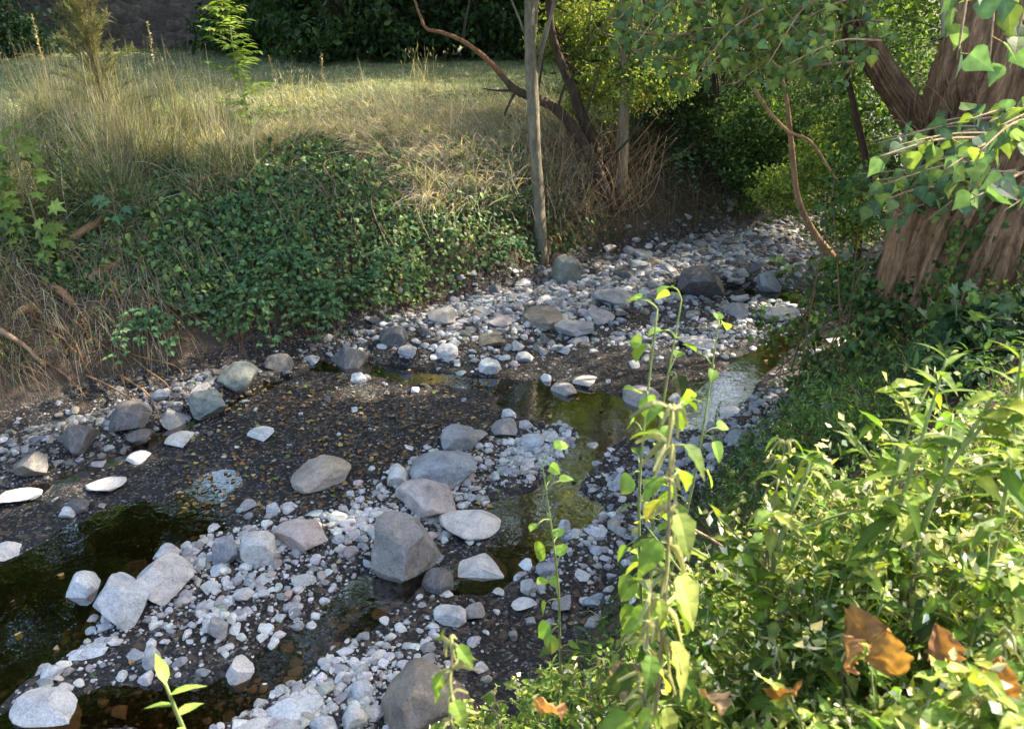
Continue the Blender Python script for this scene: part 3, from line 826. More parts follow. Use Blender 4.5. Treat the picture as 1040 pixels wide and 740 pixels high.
acc = ivy_cover(46000, 60, 640, .1, 2.6, (.022, .075), G_IVY + G_YEL, [.30, .30, .2, .14, .04, .02], dens=d_ivy)
def d_sp(px, s): return (fbm(px * .03, s * 3, 3, 15) > .06) * d_ivy(px, s)
ivy_cover(5000, 60, 640, .1, 2.8, (.06, .10), [(.10, .16, .045), (.14, .19, .05), (.07, .13, .05)], lift=.25, dens=d_sp, tm=T_OVATE, acc=acc)
for k in range(150):
    x_ = rng.uniform(120, 560); p_ = bank([x_, x_ + rng.uniform(-12, 12), x_ + rng.uniform(-25, 25)], A([0, .35, .75]) + rng.uniform(.3, 1.7)); p_ += gnormal(p_) * A([[.07], [.13], [.08]])
    tube(acc, p_, [.006, .005, .003], A((.20, .14, .085)) * rng.uniform(.6, 1.5), 4, 4)
tag(acc.build('ivy', M_IVY), kind='stuff')

# low scrub along the eroded bank and under the small trees
acc = Acc()
def d_er(px, s): return .25 + .75 * (fbm(px * .03, s * 2.2, 3, 33) > .05)
ivy_cover(3500, -260, 170, .25, 2.2, (.03, .06), [(.06, .10, .03), (.10, .14, .045), (.20, .17, .06)], lift=.12, dens=d_er, tm=T_OVATE, acc=acc)
ivy_cover(3200, 560, 790, .1, 2.0, (.03, .07), [(.035, .06, .025), (.06, .095, .03), (.10, .08, .04)], lift=.15, dens=d_er, tm=T_OVATE, acc=acc)
q = bank(rng.uniform(-160, 200, 9000), rng.uniform(1.6, 4.6, 9000)); q = q[fbm(q[:, 0] * 1.3, q[:, 1] * 1.3, 3, 55) > -.02]; n = len(q)
q[:, 2] += rng.random(n) * .65
leaves(acc, T_OVATE, q, rng.normal(0, 1, (n, 3)), rng.normal(0, .5, (n, 3)) + A([0, -.2, 1]), rng.uniform(.03, .075, n), tints(n, (.12, .17, .055), (.17, .21, .09), (.22, .25, .14), (.08, .13, .04)), .6)
tag(acc.build('undergrowth', M_LEAF), kind='stuff')

# ---------------------------------------------------------------- dry and green grass of the meadow and its brink
acc = Acc()
def stalks(q, lean, L, W, bend, cols, w=None, acc=acc, spread=.35):
    n = len(q)
    d = nrm(np.column_stack([rng.normal(lean[0], spread, n), rng.normal(lean[1], spread, n), np.full(n, 1.0)]))
    blades(acc, q, d, rng.uniform(L[0], L[1], n), rng.uniform(W[0], W[1], n), rng.uniform(bend[0], bend[1], n), tints(n, *cols, w=w))
# mown meadow: short, denser near the brink
n = 60000
px = rng.uniform(-60, 800, n); py = 40 + 135 * rng.random(n) ** 1.0
g = P(px, py, 1.9); g = g[(g[:, 1] < 26) & (g[:, 1] > 6)]
s = pdist(g[:, 0], g[:, 1], LFOOT); g = g[s > 1.7]
g[:, 2] = H(g[:, 0], g[:, 1]) - .01
far = g[:, 1] / 10
nz = fbm(g[:, 0] * .6, g[:, 1] * .6, 3, 71)
gm = nz > -.02
stalks(g[gm], (0, 0), (.06, .22), (.007, .014), (.2, .8), GRN + STRAW[:1], [.25, .25, .2, .2, .1], spread=.5)
stalks(g[~gm], (0, 0), (.06, .25), (.007, .013), (.2, .8), STRAW + GRN[1:2], [.3, .25, .2, .1, .15], spread=.5)
# straw fringe on the brink
fx_ = rng.uniform(150, 620, 15000)
q = bank(fx_, rng.normal(.3, .42, 15000) + np.interp(fx_, [150, 340, 430, 500, 620], [3.0, 3.0, 2.75, 2.25, 1.6]))
stalks(q, (.1, -.3), (.12, .5), (.006, .011), (.3, 1.0), STRAW + GRN[:2], [.3, .22, .2, .1, .1, .08], spread=.6)
# tall wild grass at the corner
def corner(n, x0, x1, s0, s1):
    q = bank(rng.uniform(x0, x1, int(n * 1.9)), rng.uniform(s0, s1, int(n * 1.9)))
    return q[fbm(q[:, 0] * 2.6, q[:, 1] * 2.6, 3, 87) + rng.normal(0, .12, len(q)) > -.02]
stalks(corner(24000, -160, 310, 1.7, 5.6), (.05, -.1), (.3, 1.05), (.006, .013), (.1, .7), GRN + STRAW, [.14, .16, .06, .24, .14, .06, .17, .03], spread=.42)
stalks(corner(2500, -160, 180, 1.2, 2.8), (.1, -.3), (.25, .8), (.006, .012), (.4, 1.1), STRAW + GRN[:2], [.3, .25, .1, .15, .1, .1], spread=.5)
stalks(corner(3200, -160, 340, 1.9, 5.5), (0, 0), (.7, 1.5), (.005, .009), (.02, .25), STRAW, spread=.16)
# hanging straw over the eroded bank
stalks(corner(5200, -220, 200, .3, 1.9), (.5, -.9), (.2, .7), (.005, .011), (.6, 1.5), STRAW + [(.17, .10, .055), (.24, .15, .08)] + GRN[:1], [.16, .18, .08, .16, .2, .14, .08], spread=.6)
# straw thicket beside the slim tree
q = bank(rng.uniform(470, 640, 7000), rng.uniform(.6, 2.7, 7000))
stalks(q, (-.55, -.55), (.35, 1.15), (.005, .010), (.35, 1.1), [(.46, .40, .30), (.36, .30, .22), (.55, .50, .40), (.24, .18, .125)], spread=.55)
q = bank(rng.uniform(560, 760, 3600), rng.uniform(.25, 1.6, 3600))
stalks(q, (.1, -.7), (.25, .8), (.005, .010), (.7, 1.6), [(.22, .165, .11), (.16, .115, .075), (.30, .24, .165), (.11, .08, .05), (.08, .11, .04)], spread=.5)
q = bank(rng.uniform(230, 560, 1800), rng.uniform(.02, .5, 1800))
stalks(q, (.2, -.6), (.12, .4), (.004, .008), (.6, 1.6), [(.17, .10, .055), (.24, .15, .08), (.10, .065, .04)], spread=.7)
px_ = np.r_[rng.uniform(430, 605, 2600), rng.uniform(350, 470, 700)]; py_ = np.r_[rng.uniform(135, 222, 2600), rng.uniform(105, 150, 700)]
q = surf(px_, py_, t0=7, t1=16, n=150); q[:, 2] = H(q[:, 0], q[:, 1])
stalks(q, (-.55, -.2), (.3, 1.0), (.006, .011), (.2, .9), [(.52, .47, .38), (.42, .37, .29), (.60, .56, .46), (.30, .24, .18)], spread=.6)
q = surf(rng.uniform(190, 570, 5200), 92 + 62 * rng.random(5200) ** .8 + 0, t0=7, t1=20, n=160); q[:, 2] = H(q[:, 0], q[:, 1])
stalks(q, (-.15, -.1), (.2, .75), (.006, .010), (.1, .9), STRAW[:3] + [(.52, .48, .37), GRN[3]], spread=.45)
q = surf(rng.uniform(110, 430, 1100), rng.uniform(140, 225, 1100), t0=7, t1=16, n=150); q[:, 2] = H(q[:, 0], q[:, 1])
stalks(q, (.0, -.3), (.25, .7), (.005, .009), (.2, 1.0), STRAW[:3] + GRN[1:2], spread=.5)
tag(acc.build('grass', M_GRASS), kind='stuff')

# straw tufts standing out of the meadow
def tuft_parts(seed, n, h, cols, spread):
    a = Acc()
    q = np.column_stack([rng.normal(0, .13, (n, 2)), np.zeros(n)])
    d = nrm(np.column_stack([rng.normal(0, spread, (n, 2)), np.ones(n)]))
    L = rng.uniform(.55, 1, n) * h
    blades(a, q, d, L, rng.uniform(.006, .011, n), rng.uniform(.05, .45, n), tints(n, *cols), 5)
    # seed heads
    tip = q + d * L[:, None] * .93; tip[:, 2] -= .2 * L * .6
    k = rng.random(n) < .5
    leaves(a, T_LANCE, tip[k], d[k] + A([0, 0, .1]), rng.normal(0, 1, (k.sum(), 3)), .06, tints(k.sum(), *STRAW[:3]))
    return a
TUFTS = [(430, 92, .95, 'tall straw-coloured grass tuft in the open meadow behind the ivy'), (388, 112, .6, 'straw tuft leaning over the meadow edge above the ivy'),
         (300, 108, .75, 'straw grass tuft beside the pinnate sapling'), (470, 98, .7, 'sparse straw tuft below the bare reddish limb'),
         (165, 96, .8, 'tangled dry grass tuft beside the feathery shrub'), (505, 128, .8, 'straw tuft just behind the slim tree'), (350, 150, .5, 'low straw tuft at the brink above the ivy'),
         (60, 120, .9, 'dry grass tuft in front of the wild grass corner'), (215, 130, .6, 'short straw tuft at the head of the ivy bank')]
for px, py, h, lab in TUFTS:
    b = S1(px, py)
    o = tuft_parts(px, 55, h, STRAW[:3], .34).build('grass_tuft', M_GRASS); o.location = Vector(b)
    tag(o, lab, 'grass tuft', 'straw tufts in the meadow')

# ---------------------------------------------------------------- roots and dead wood in the eroded bank
def wood(name, label, cat, pxs, above, r0, r1, mt=M_TWIG, tint=(1, 1, 1), sides=7, group=None):
    p = surf([a for a, b in pxs], [b for a, b in pxs])
    ab = above if hasattr(above, '__len__') else [above] * len(p)
    # keep the piece on the bank surface: lift each point a little off it
    p = p + gnormal(p) * A(ab, float)[:, None]
    a = Acc(); tube(a, p, np.linspace(r0, r1, len(p)), tint, sides, 6, .35, seed=int(pxs[0][0]) + 3)
    return tag(a.build(name, mt, smooth=True, origin=p[0]), label, cat, group)
wood('exposed_root', 'thick curved root looping out of the bank under the lobed sapling', 'root', [(66, 250), (85, 244), (100, 236), (112, 220), (118, 203)], [.02, .1, .12, .08, .02], .05, .03, tint=(.75, .65, .55))
wood('broken_log', 'short split log stuck in the bank below a curved root', 'log', [(92, 287), (108, 279), (126, 271)], [.05, .09, .08], .045, .04, tint=(1.0, .85, .7))
wood('exposed_root', 'smooth pale root stub pointing down the eroded bank', 'root', [(55, 297), (66, 305), (78, 316)], [.05, .09, .08], .05, .035, tint=(.85, .7, .55))
wood('broken_log', 'wedge of split wood lying on the eroded bank', 'log', [(13, 327), (24, 320), (36, 316)], [.05, .07, .05], .025, .05, tint=(.95, .75, .55))
wood('dead_branch', 'pale crooked branch hanging down the shady bank', 'branch', [(-6, 336), (12, 350), (26, 358), (36, 368), (44, 373)], [.08, .14, .12, .12, .08], .028, .016, tint=(1.2, 1.15, 1.1))
wood('exposed_root', 'dark root sloping beside the split log', 'root', [(95, 265), (110, 290), (118, 306), (128, 318)], [.0, .05, .05, .0], .03, .02, tint=(.5, .4, .33))
wood('dead_branch', 'thin dead stick crossing the middle of the ivy', 'branch', [(195, 205), (222, 196), (240, 190)], [.2, .24, .2], .012, .008, tint=(.9, .75, .6))
for k in range(30):
    x = rng.uniform(-10, 165); y = rng.uniform(255, 385)
    L = rng.uniform(35, 95); an = rng.uniform(.25, .95)
    pts = [(x, y), (x + L * .4 * math.cos(an) + rng.normal(0, 5), y + L * .4 * math.sin(an)), (x + L * .75 * math.cos(an) + rng.normal(0, 6), y + L * .75 * math.sin(an) + rng.normal(0, 3)), (x + L * math.cos(an * 1.1), y + L * math.sin(an * 1.1))]
    wood('dry_root', 'thin brown dry root trailing over the eroded bank', 'root', pts, [.01, .06, .07, .0], .015, .003, tint=(.85, .72, .58), sides=5, group='dry roots on the eroded bank')
for k, (x, y) in enumerate([(330, 322), (460, 288), (240, 352), (500, 275), (395, 318), (555, 262), (620, 235), (660, 232)]):
    an = rng.uniform(.3, 1.2)
    wood('dry_root', 'reddish thin root hanging at the foot of the ivy bank', 'root', [(x, y - 26), (x + 6, y - 14), (x + 12 * math.cos(an), y - 2), (x + 20 * math.cos(an), y + 8)], [.05, .09, .08, .03], .009, .004, tint=(.6, .36, .26), sides=5, group='dry roots under the ivy')

# ---------------------------------------------------------------- brambles: arching canes with leaflets in threes
def bramble(px, py, L, label, colors=((.075, .15, .065), (.10, .185, .08)), n=4):
    b = S1(px, py); root = empty('bramble', b, label, 'bramble', 'brambles on the far bank')
    st, lf = Acc(), Acc()
    for k in range(n):
        az = rng.normal(-1.2, .8); l = L * rng.uniform(.6, 1.1)
        d = A([math.cos(az), math.sin(az)])
        t = np.linspace(0, 1, 6)
        p = np.column_stack([d[0] * l * t, d[1] * l * t, .10 + l * .75 * t - l * 1.15 * t * t])
        gz = H(p[:, 0] + b[0], p[:, 1] + b[1]) - b[2]
        p[:, 2] = np.maximum(p[:, 2], gz + .06); p[0, 2] = 0
        q = tube(st, p, [.006, .006, .005, .004, .003, .002], (.12, .09, .05), 5, 4)
        for i in range(3, len(q), 1):
            for side in (-1, 1):
                if rng.random() < .25: continue
                c = q[i] + rng.normal(0, .03, 3) + A([0, 0, .03])
                ax = nrm(A([d[0] * .4 - d[1] * side, d[1] * .4 + d[0] * side, rng.normal(-.1, .25)]) + rng.normal(0, .25, 3))
                for da in (-1.0, 0, 1.0):
                    ca, sa = math.cos(da), math.sin(da)
                    a2 = A([ax[0] * ca - ax[1] * sa, ax[0] * sa + ax[1] * ca, ax[2]])
                    leaves(lf, T_OVATE, [c + ax * .03], [a2], [A([0, -.35, 1]) + rng.normal(0, .25, 3)], rng.uniform(.04, .068), tints(1, *colors))
    st.build('cane', M_STEM, root, True); lf.build('foliage', M_LEAF, root)
for px, py, L, lab in [(262, 305, .8, 'bluish green bramble spray low on the bank above the greenish boulder'), (330, 300, .9, 'bramble spray arching down to the water edge beside the ivy'), (290, 270, .7, 'bramble spray in the middle of the lower ivy'),
                       (355, 300, .7, 'bramble spray hanging above the dark smooth boulder'), (520, 255, .7, 'bright bramble at the foot of the slim tree'), (235, 215, .6, 'bramble spray high in the ivy'),
                       (385, 270, .6, 'bramble spray lying on the ivy slope near the straw thicket'), (150, 330, .6, 'small bramble at the border of ivy and bare earth'), (690, 165, .8, 'whitish bramble beside the straight grey trunk'), (120, 195, .6, 'bramble with broad leaves above the curved root')]:
    bramble(px, py, L, lab)

# ---------------------------------------------------------------- saplings and tall herbs of the far bank
def sapling(name, label, cat, base, h, kind, cols, lean=(0, 0), n=9, size=.09):
    root = empty(name, base, label, cat)
    st, lf = Acc(), Acc()
    top = A([lean[0], lean[1], h])
    p = A([[0, 0, -.05], top * .5 + [rng.normal(0, .03), rng.normal(0, .03), 0], top])
    q = tube(st, p, [.014, .010, .004], (.22, .19, .10), 6, n)
    for i in range(2, len(q)):
        for side in range(2 if kind != 'lobed' else 3):
            az = rng.uniform(0, 6.28); out_ = A([math.cos(az), math.sin(az), rng.uniform(.0, .5)])
            l = rng.uniform(.6, 1.1) * size * (4.0 if kind == 'pinnate' else 2.0) * (1.15 - .6 * i / len(q))
            e = q[i] + out_ * l
            tube(st, [q[i], (q[i] + e) / 2 + [0, 0, .02], e - [0, 0, .02]], [.004, .003, .002], (.25, .26, .10), 4, 3)
            if kind == 'pinnate':
                ax = nrm(e - q[i]); sd = nrm(np.cross(ax, [0, 0, 1]))
                for t in np.linspace(.25, 1, 5):
                    for s in (-1, 1):
                        leaves(lf, T_LANCE, [q[i] + (e - q[i]) * t], [ax * .5 + sd * s + rng.normal(0, .1, 3)], [A([0, 0, 1]) + rng.normal(0, .2, 3)], size * rng.uniform(.8, 1.2), tints(1, *cols), 2.4)
            elif kind == 'lobed':
                leaves(lf, T_MAPLE, [e], [out_ + A([0, 0, -.7])], [A([0, -.5, 1]) + rng.normal(0, .3, 3)], size * rng.uniform(1.0, 1.6), tints(1, *cols))
            else:
                leaves(lf, T_OVATE, [e], [out_ + A([0, 0, -.4])], [A([0, 0, 1]) + rng.normal(0, .3, 3)], size * rng.uniform(.8, 1.3), tints(1, *cols))
    st.build('stem', M_STEM, root, True); lf.build('foliage', M_LEAF, root)
    return root
sapling('ash_sapling', 'slender sapling with bright pinnate leaves standing at the meadow edge', 'sapling', S1(256, 128), 1.75, 'pinnate', [(.19, .27, .05), (.15, .24, .05)], (-.12, 0.0), 12, .135)
sapling('maple_sapling', 'light green lobed-leaf sapling on the grassy corner of the bank', 'sapling', S1(45, 262), 1.25, 'lobed', [(.15, .22, .05), (.20, .26, .06)], (-.12, .1), 9, .11)
sapling('maple_sapling', 'bluish lobed-leaf seedling right above the curved root', 'sapling', S1(118, 232), .5, 'lobed', [(.08, .15, .08), (.10, .17, .09)], (.1, -.1), 3, .11)
sapling('maple_sapling', 'low lobed-leaf sapling at the frame edge beside the grassy corner', 'sapling', S1(8, 250), .9, 'lobed', [(.10, .16, .05), (.15, .20, .05)], (0, .1), 6, .10)
sapling('elder_sapling', 'broad-leaved green sapling between wild grass and ivy', 'sapling', S1(165, 150), .5, 'ovate', [(.12, .18, .05)], (.0, .1), 6, .08)

# feathery shrub
root = empty('tamarisk_shrub', S1(112, 140), 'conical feathery grey-green shrub in the wild grass before the stone wall', 'shrub')
st, lf = Acc(), Acc()
for k in range(100):
    az = rng.uniform(0, 6.28); h = rng.uniform(.4, 2.2); sp_ = rng.uniform(.2, .75) * (1.25 - h / 2.4)
    e = A([math.cos(az) * sp_, math.sin(az) * sp_, h])
    q = tube(st, [[0, 0, max(0, h * .72 - .3)], e * [.5, .5, .88], e], [.006, .004, .002], (.18, .13, .07), 4, 5)
    n = 90
    t = rng.uniform(.3, 1, n); c = np.column_stack([np.interp(t, np.linspace(0, 1, len(q)), q[:, j]) for j in range(3)])
    d = nrm(e)[None] + rng.normal(0, .5, (n, 3))
    blades(lf, c, d, rng.uniform(.07, .16, n), np.full(n, .006), rng.uniform(0, .5, n), tints(n, (.11, .14, .055), (.16, .17, .075), (.20, .18, .10)), 3)
st.build('stem', M_STEM, root, True); lf.build('foliage', M_GRASS, root)

def seed_stalk(px, py, h, lab, name='seed_stalk'):
    root = empty(name, S1(px, py), lab, 'dry stalk', 'dry seed stalks')
    st, sd = Acc(), Acc()
    lx = rng.normal(0, .12)
    q = tube(st, [[0, 0, 0], [lx * .4, 0, h * .5], [lx, .02, h]], [.007, .005, .003], (.30, .22, .13), 5, 7)
    n = 70; t = rng.uniform(.6, 1, n); c = np.column_stack([np.interp(t, np.linspace(0, 1, len(q)), q[:, j]) for j in range(3)])
    leaves(sd, T_SMALL, c, rng.normal(0, 1, (n, 3)), rng.normal(0, 1, (n, 3)), rng.uniform(.02, .045, n), tints(n, (.30, .23, .13), (.42, .36, .22)))
    st.build('stem', M_STEM, root, True); sd.build('seed_head', M_DRY, root)
for px, py, h, lab in [(14, 150, 1.9, 'tall dry stalk standing nearest the frame edge in the wild grass'), (60, 128, 1.5, 'dry seed stalk beside the feathery shrub'), (166, 118, 1.35, 'dry stalk in front of the stone wall'), (290, 118, .9, 'dry seed stalk next to the pinnate sapling'),
                       (330, 118, .9, 'thin dry stalk in front of the dark evergreens'), (30, 165, 1.7, 'leaning dry stalk above the lobed sapling')]:
    seed_stalk(px, py, h, lab)

# ================================================================== trees
def leaf_cloud(acc, centers, radii, n, size, cols, w=None, ncl=40, sig=.16, tm=T_SMALL, droop=0.0, cull=True, shell=.5):
    for c, r in zip(centers, radii):
        c = A(c, float); r = A(r if hasattr(r, '__len__') else [r] * 3, float)
        d = nrm(rng.normal(0, 1, (ncl, 3))); cc = d * (rng.random(ncl) ** shell)[:, None]
        k = rng.integers(ncl, size=n)
        p = c + (cc[k] + rng.normal(0, 1, (n, 3)) * sig * (.5 + rng.random(ncl))[k][:, None]) * r
        if cull: p = p[sunkeep(p)]
        p = p[p[:, 2] > H(p[:, 0], p[:, 1], False) + .02]
        m = len(p)
        up = nrm(rng.normal(0, .7, (m, 3)) + A([0, 0, .8])); ax = nrm(rng.normal(0, 1, (m, 3)) + A([0, 0, -droop]))
        cv = (1 + rng.normal(0, .22, ncl))[rng.integers(ncl, size=m)] if False else 1
        leaves(acc, tm, p, ax, up, rng.uniform(size[0], size[1], m), tints(m, *cols, w=w, var=.28))

def tree(name, label, cat, base, trunk, rad, crown, size, cols, nleaf, group=None, mt=M_BARK, limbs=8, droop=.2, ncl=40, sig=.16, tm=T_SMALL, cull=True, tint=(1, 1, 1), rough=.25, w=None):
    """trunk: world points; crown: list of (centre, radii, share of the leaves)"""
    base = A(base, float); root = empty(name, base, label, cat, group)
    a = Acc(); q = tube(a, trunk, rad, tint, 10, 6, rough, seed=len(label)); a.build('trunk', mt, root, True, origin=base)
    if crown:
        lb, lf = Acc(), Acc()
        tot = sum(c[2] for c in crown)
        for c, r, sh in crown:
            r = A(r if hasattr(r, '__len__') else [r] * 3, float)
            leaf_cloud(lf, [c], [r], int(nleaf * sh / tot), size, cols, w, ncl, sig, tm, droop, cull)
            for k in range(limbs):
                s = q[int(len(q) * rng.uniform(.45, .98))]
                e = A(c) + nrm(rng.normal(0, 1, 3)) * r * rng.uniform(.3, .9)
                mid = (s + e) / 2 + rng.normal(0, .08, 3) * np.linalg.norm(e - s) + A([0, 0, .08]) * np.linalg.norm(e - s)
                r0 = max(.006, .35 * np.mean(rad) * rng.uniform(.5, 1))
                tube(lb, [s, mid, e], [r0, r0 * .6, r0 * .2], tint, 5, 5)
        if limbs: lb.build('limb', mt, root, True, origin=base)
        if lf.V: lf.build('crown', M_LEAF, root, origin=base)
    return root
def up_trunk(x, y, h, lean=(0, 0)):
    z = hz(x, y) - .1
    return [(x, y, z), (x + lean[0] * .4, y + lean[1] * .4, z + h * .45), (x + lean[0], y + lean[1], z + h)], (x, y, z)

# slim tree on the brink
Yb = S1(549, 262)[1]
tp = [PD(550, 268, Yb), PD(548, 215, Yb + .05), PD(543, 140, Yb + .1), PD(539, 70, Yb + .12), PD(538, 0, Yb + .15), PD(537, -90, Yb + .2), PD(540, -220, Yb + .2)]
tree('slim_tree', 'slim pale grey-barked tree rising straight from the foot of the bank', 'tree', tp[0], tp, [.12, .088, .076, .07, .066, .06, .05],
     [((0.8, Yb + .6, 6.0), (2.2, 1.8, 1.7), 2), ((-1.2, Yb + .4, 6.6), (2.2, 2.0, 1.6), 2), ((.8, Yb + 1.2, 8.8), (3.0, 2.4, 2.0), 3)], (.13, .21), GRN, 21000, mt=M_BARK, limbs=7, tint=(.72, .70, .62), rough=.4)
# leaning tree with the bare reddish limb
Y0 = S1(618, 215)[1]
tp = [PD(622, 214, Y0), PD(606, 172, Y0), PD(588, 138, Y0 + .05), PD(566, 112, Y0 + .1), PD(545, 100, Y0 + .1), PD(524, 92, Y0 + .1), PD(509, 76, Y0 + .1)]
root = tree('leaning_tree', 'dark crooked tree leaning over the meadow with one bare reddish limb', 'tree', tp[0], tp, [.10, .085, .075, .068, .062, .055, .042], None, None, None, 0, mt=M_DARKBARK, tint=(1.2, 1.1, 1.0))
b0 = tp[0]
a = Acc(); tube(a, [PD(509, 76, Y0 + .1), PD(492, 58, Y0), PD(470, 42, Y0 - .1), PD(448, 33, Y0 - .1), PD(433, 29, Y0 - .1), PD(426, 14, Y0 - .1), PD(418, -8, Y0 - .1)], [.042, .036, .03, .025, .021, .017, .011], (.80, .62, .54), 8, 6, .15)
tag(a.build('limb', M_TWIG, root, True, origin=b0), 'smooth reddish bare limb')
a = Acc()
for p0, p1, p2 in [((524, 92), (505, 92), (490, 90)), ((566, 112), (575, 85), (596, 68)), ((545, 100), (552, 60), (560, 10)), ((588, 138), (600, 100), (612, 60)), ((470, 42), (473, 20), (478, -5)), ((524, 92), (515, 110), (512, 118)), ((606, 172), (640, 140), (660, 100))]:
    a = Acc(); tube(a, [PD(*p0, Y0 + .1), PD(*p1, Y0 + .1), PD(*p2, Y0 + .15)], [.022, .016, .007], (1, 1, 1), 6, 5)
    a.build('limb', M_DARKBARK, root, True, origin=b0)
# crooked dark companion
Y1 = Y0 + .35
tp = [PD(618, 200, Y1), PD(608, 172, Y1), PD(600, 140, Y1), PD(588, 112, Y1), PD(582, 90, Y1), PD(572, 70, Y1), PD(560, 30, Y1), PD(556, -30, Y1)]
tree('crooked_tree', 'short dark crooked trunk behind the leaning tree', 'tree', tp[0], tp, [.12, .10, .09, .085, .075, .06, .05, .04],
     [(PD(610, 90, Y1 + .4), (.75, .5, .5), 1), (PD(575, 30, Y1 + .6), (.7, .5, .5), .8)], (.05, .08), [(.13, .19, .05), (.19, .235, .06), (.25, .25, .07)], 5200, mt=M_DARKBARK, limbs=9, tint=(1.3, 1.2, 1.1))
# straight greyish trunk
Y2 = S1(630, 205)[1] + .1
tp = [PD(629, 212, Y2), PD(632, 160, Y2), PD(634, 100, Y2), PD(635, 50, Y2), PD(634, -10, Y2), PD(632, -120, Y2)]
tree('grey_trunk_tree', 'straight thin grey-brown trunk with light green foliage above the stream bend', 'tree', tp[0], tp, [.10, .08, .07, .065, .06, .04],
     [(PD(655, 70, Y2), (.75, .5, .55), 1.2), (PD(610, 40, Y2 + .4), (.8, .5, .6), 1.2), (PD(700, 30, Y2 + .4), (.8, .6, .6), 1.2), ((tp[3][0] + .5, Y2 + 1, 5.5), (2.0, 1.6, 1.6), 1)], (.05, .09), [(.12, .18, .05), (.16, .22, .06), (.20, .25, .07)], 10000, limbs=12, tint=(.8, .72, .62))
# dead twigs around these trunks
root = empty('dead_bush', S1(600, 190), 'leafless tangle of dry grey twigs round the crooked trunks', 'dead bush')
a = Acc()
for k in range(230):
    x = rng.uniform(548, 660); b = S1(x, rng.uniform(165, 228))
    L = rng.uniform(.4, 1.3); an = rng.normal(1.7, .6)
    e = b + A([math.cos(an) * L, rng.normal(0, .25), abs(math.sin(an)) * L])
    m = (b + e) / 2 + rng.normal(0, .08, 3)
    tube(a, [b, m, e], [.006, .005, .002], A((1.3, 1.25, 1.15)) * rng.uniform(.5, 1.2), 4, 4)
a.build('twigs', M_TWIG, root, True, origin=root.location)

# trees and shrubs behind the bend
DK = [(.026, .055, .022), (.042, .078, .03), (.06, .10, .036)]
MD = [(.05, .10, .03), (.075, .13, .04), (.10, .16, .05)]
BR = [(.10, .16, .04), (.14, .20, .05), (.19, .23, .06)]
BACK = [  # name, label, x, y, h, crown offset z list, radius, leaves, cols, kind
 ('bushy_tree', 'bright bushy tree between the slim tree and the dark thicket', 2.3, 15.0, 5.5, [((0, 0, 2.0), (1.5, 1.3, 1.4), 2), ((.3, .3, 3.8), (1.9, 1.6, 1.5), 2)], BR, 12000, (.06, .10)),
 ('bushy_tree', 'mid green tree closing the gap behind the straight trunk', 3.6, 17.0, 11.0, [((0, 0, 2.0), (1.8, 1.5, 1.8), 2), ((.3, .3, 5.2), (2.5, 2, 2.2), 2), ((0, 0, 9.0), (2.6, 2.4, 2.4), 2)], MD, 17000, (.07, .11)),
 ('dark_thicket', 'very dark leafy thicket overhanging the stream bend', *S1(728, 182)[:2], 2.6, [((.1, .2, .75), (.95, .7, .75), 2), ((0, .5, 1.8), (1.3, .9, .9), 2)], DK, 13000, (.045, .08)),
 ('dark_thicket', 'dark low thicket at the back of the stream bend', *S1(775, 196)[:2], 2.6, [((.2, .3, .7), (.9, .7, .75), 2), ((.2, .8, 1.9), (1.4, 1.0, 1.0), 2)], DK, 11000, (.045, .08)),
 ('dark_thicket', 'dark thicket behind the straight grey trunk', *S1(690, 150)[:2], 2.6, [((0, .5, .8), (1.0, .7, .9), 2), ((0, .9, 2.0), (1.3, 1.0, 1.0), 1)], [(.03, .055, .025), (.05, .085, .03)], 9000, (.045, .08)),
 ('green_shrub', 'lush green shrub hanging over the far end of the creek', 5.3, 13.6, 2.6, [(PD(785, 150, 12.6), (.85, .6, .6), 2), (PD(770, 190, 13.0), (.6, .5, .35), .8), (PD(830, 120, 12.4), (.9, .7, .6), 2), (PD(760, 120, 12.2), (.5, .4, .4), 1)], MD, 15000, (.045, .08)),
 ('green_shrub', 'fresh green shrub between broken sticks and the big tree', 4.9, 10.9, 2.2, [(PD(845, 165, 10.6), (.6, .5, .5), 2), (PD(860, 225, 10.2), (.5, .45, .4), 1.3), (PD(800, 195, 11.2), (.5, .4, .35), 1)], BR, 11000, (.04, .075)),
 ('green_shrub', 'tall green shrub filling the gap behind the poplar limb', 6.4, 10.6, 3.0, [(PD(900, 160, 9.6), (.8, .6, .8), 3), (PD(880, 60, 10.4), (.9, .6, .6), 1.5), (PD(960, 200, 9.6), (.8, .6, .7), 1.2)], MD, 12000, (.05, .09)),
 ('bank_tree', 'leafy tree on the near bank upstream of the big poplar', 8.4, 12.6, 9.0, [((0, 0, 2.2), (1.8, 1.6, 1.6), 2), ((-.4, .2, 5.2), (3.0, 2.8, 2.0), 3), ((0, 0, 8.2), (2.6, 2.6, 2.0), 2)], MD, 19000, (.08, .14)),
 ('bank_tree', 'taller leafy tree further up the near bank', 9.2, 17.5, 11.0, [((-.5, 0, 3.0), (2.6, 2.4, 2.4), 2), ((-.5, 0, 6.5), (3.4, 3.2, 2.4), 3), ((-.5, 0, 10), (3, 3, 2.4), 2)], MD, 19000, (.10, .17)),
 ('bank_tree', 'tree of the near bank at the furthest bend', 9.5, 23.5, 11.0, [((-.5, 0, 3.0), (2.8, 2.6, 2.6), 2), ((-.5, 0, 7), (3.6, 3.4, 2.8), 3), ((0, 0, 10.5), (3, 3, 2.4), 2)], MD, 15000, (.12, .2)),
]
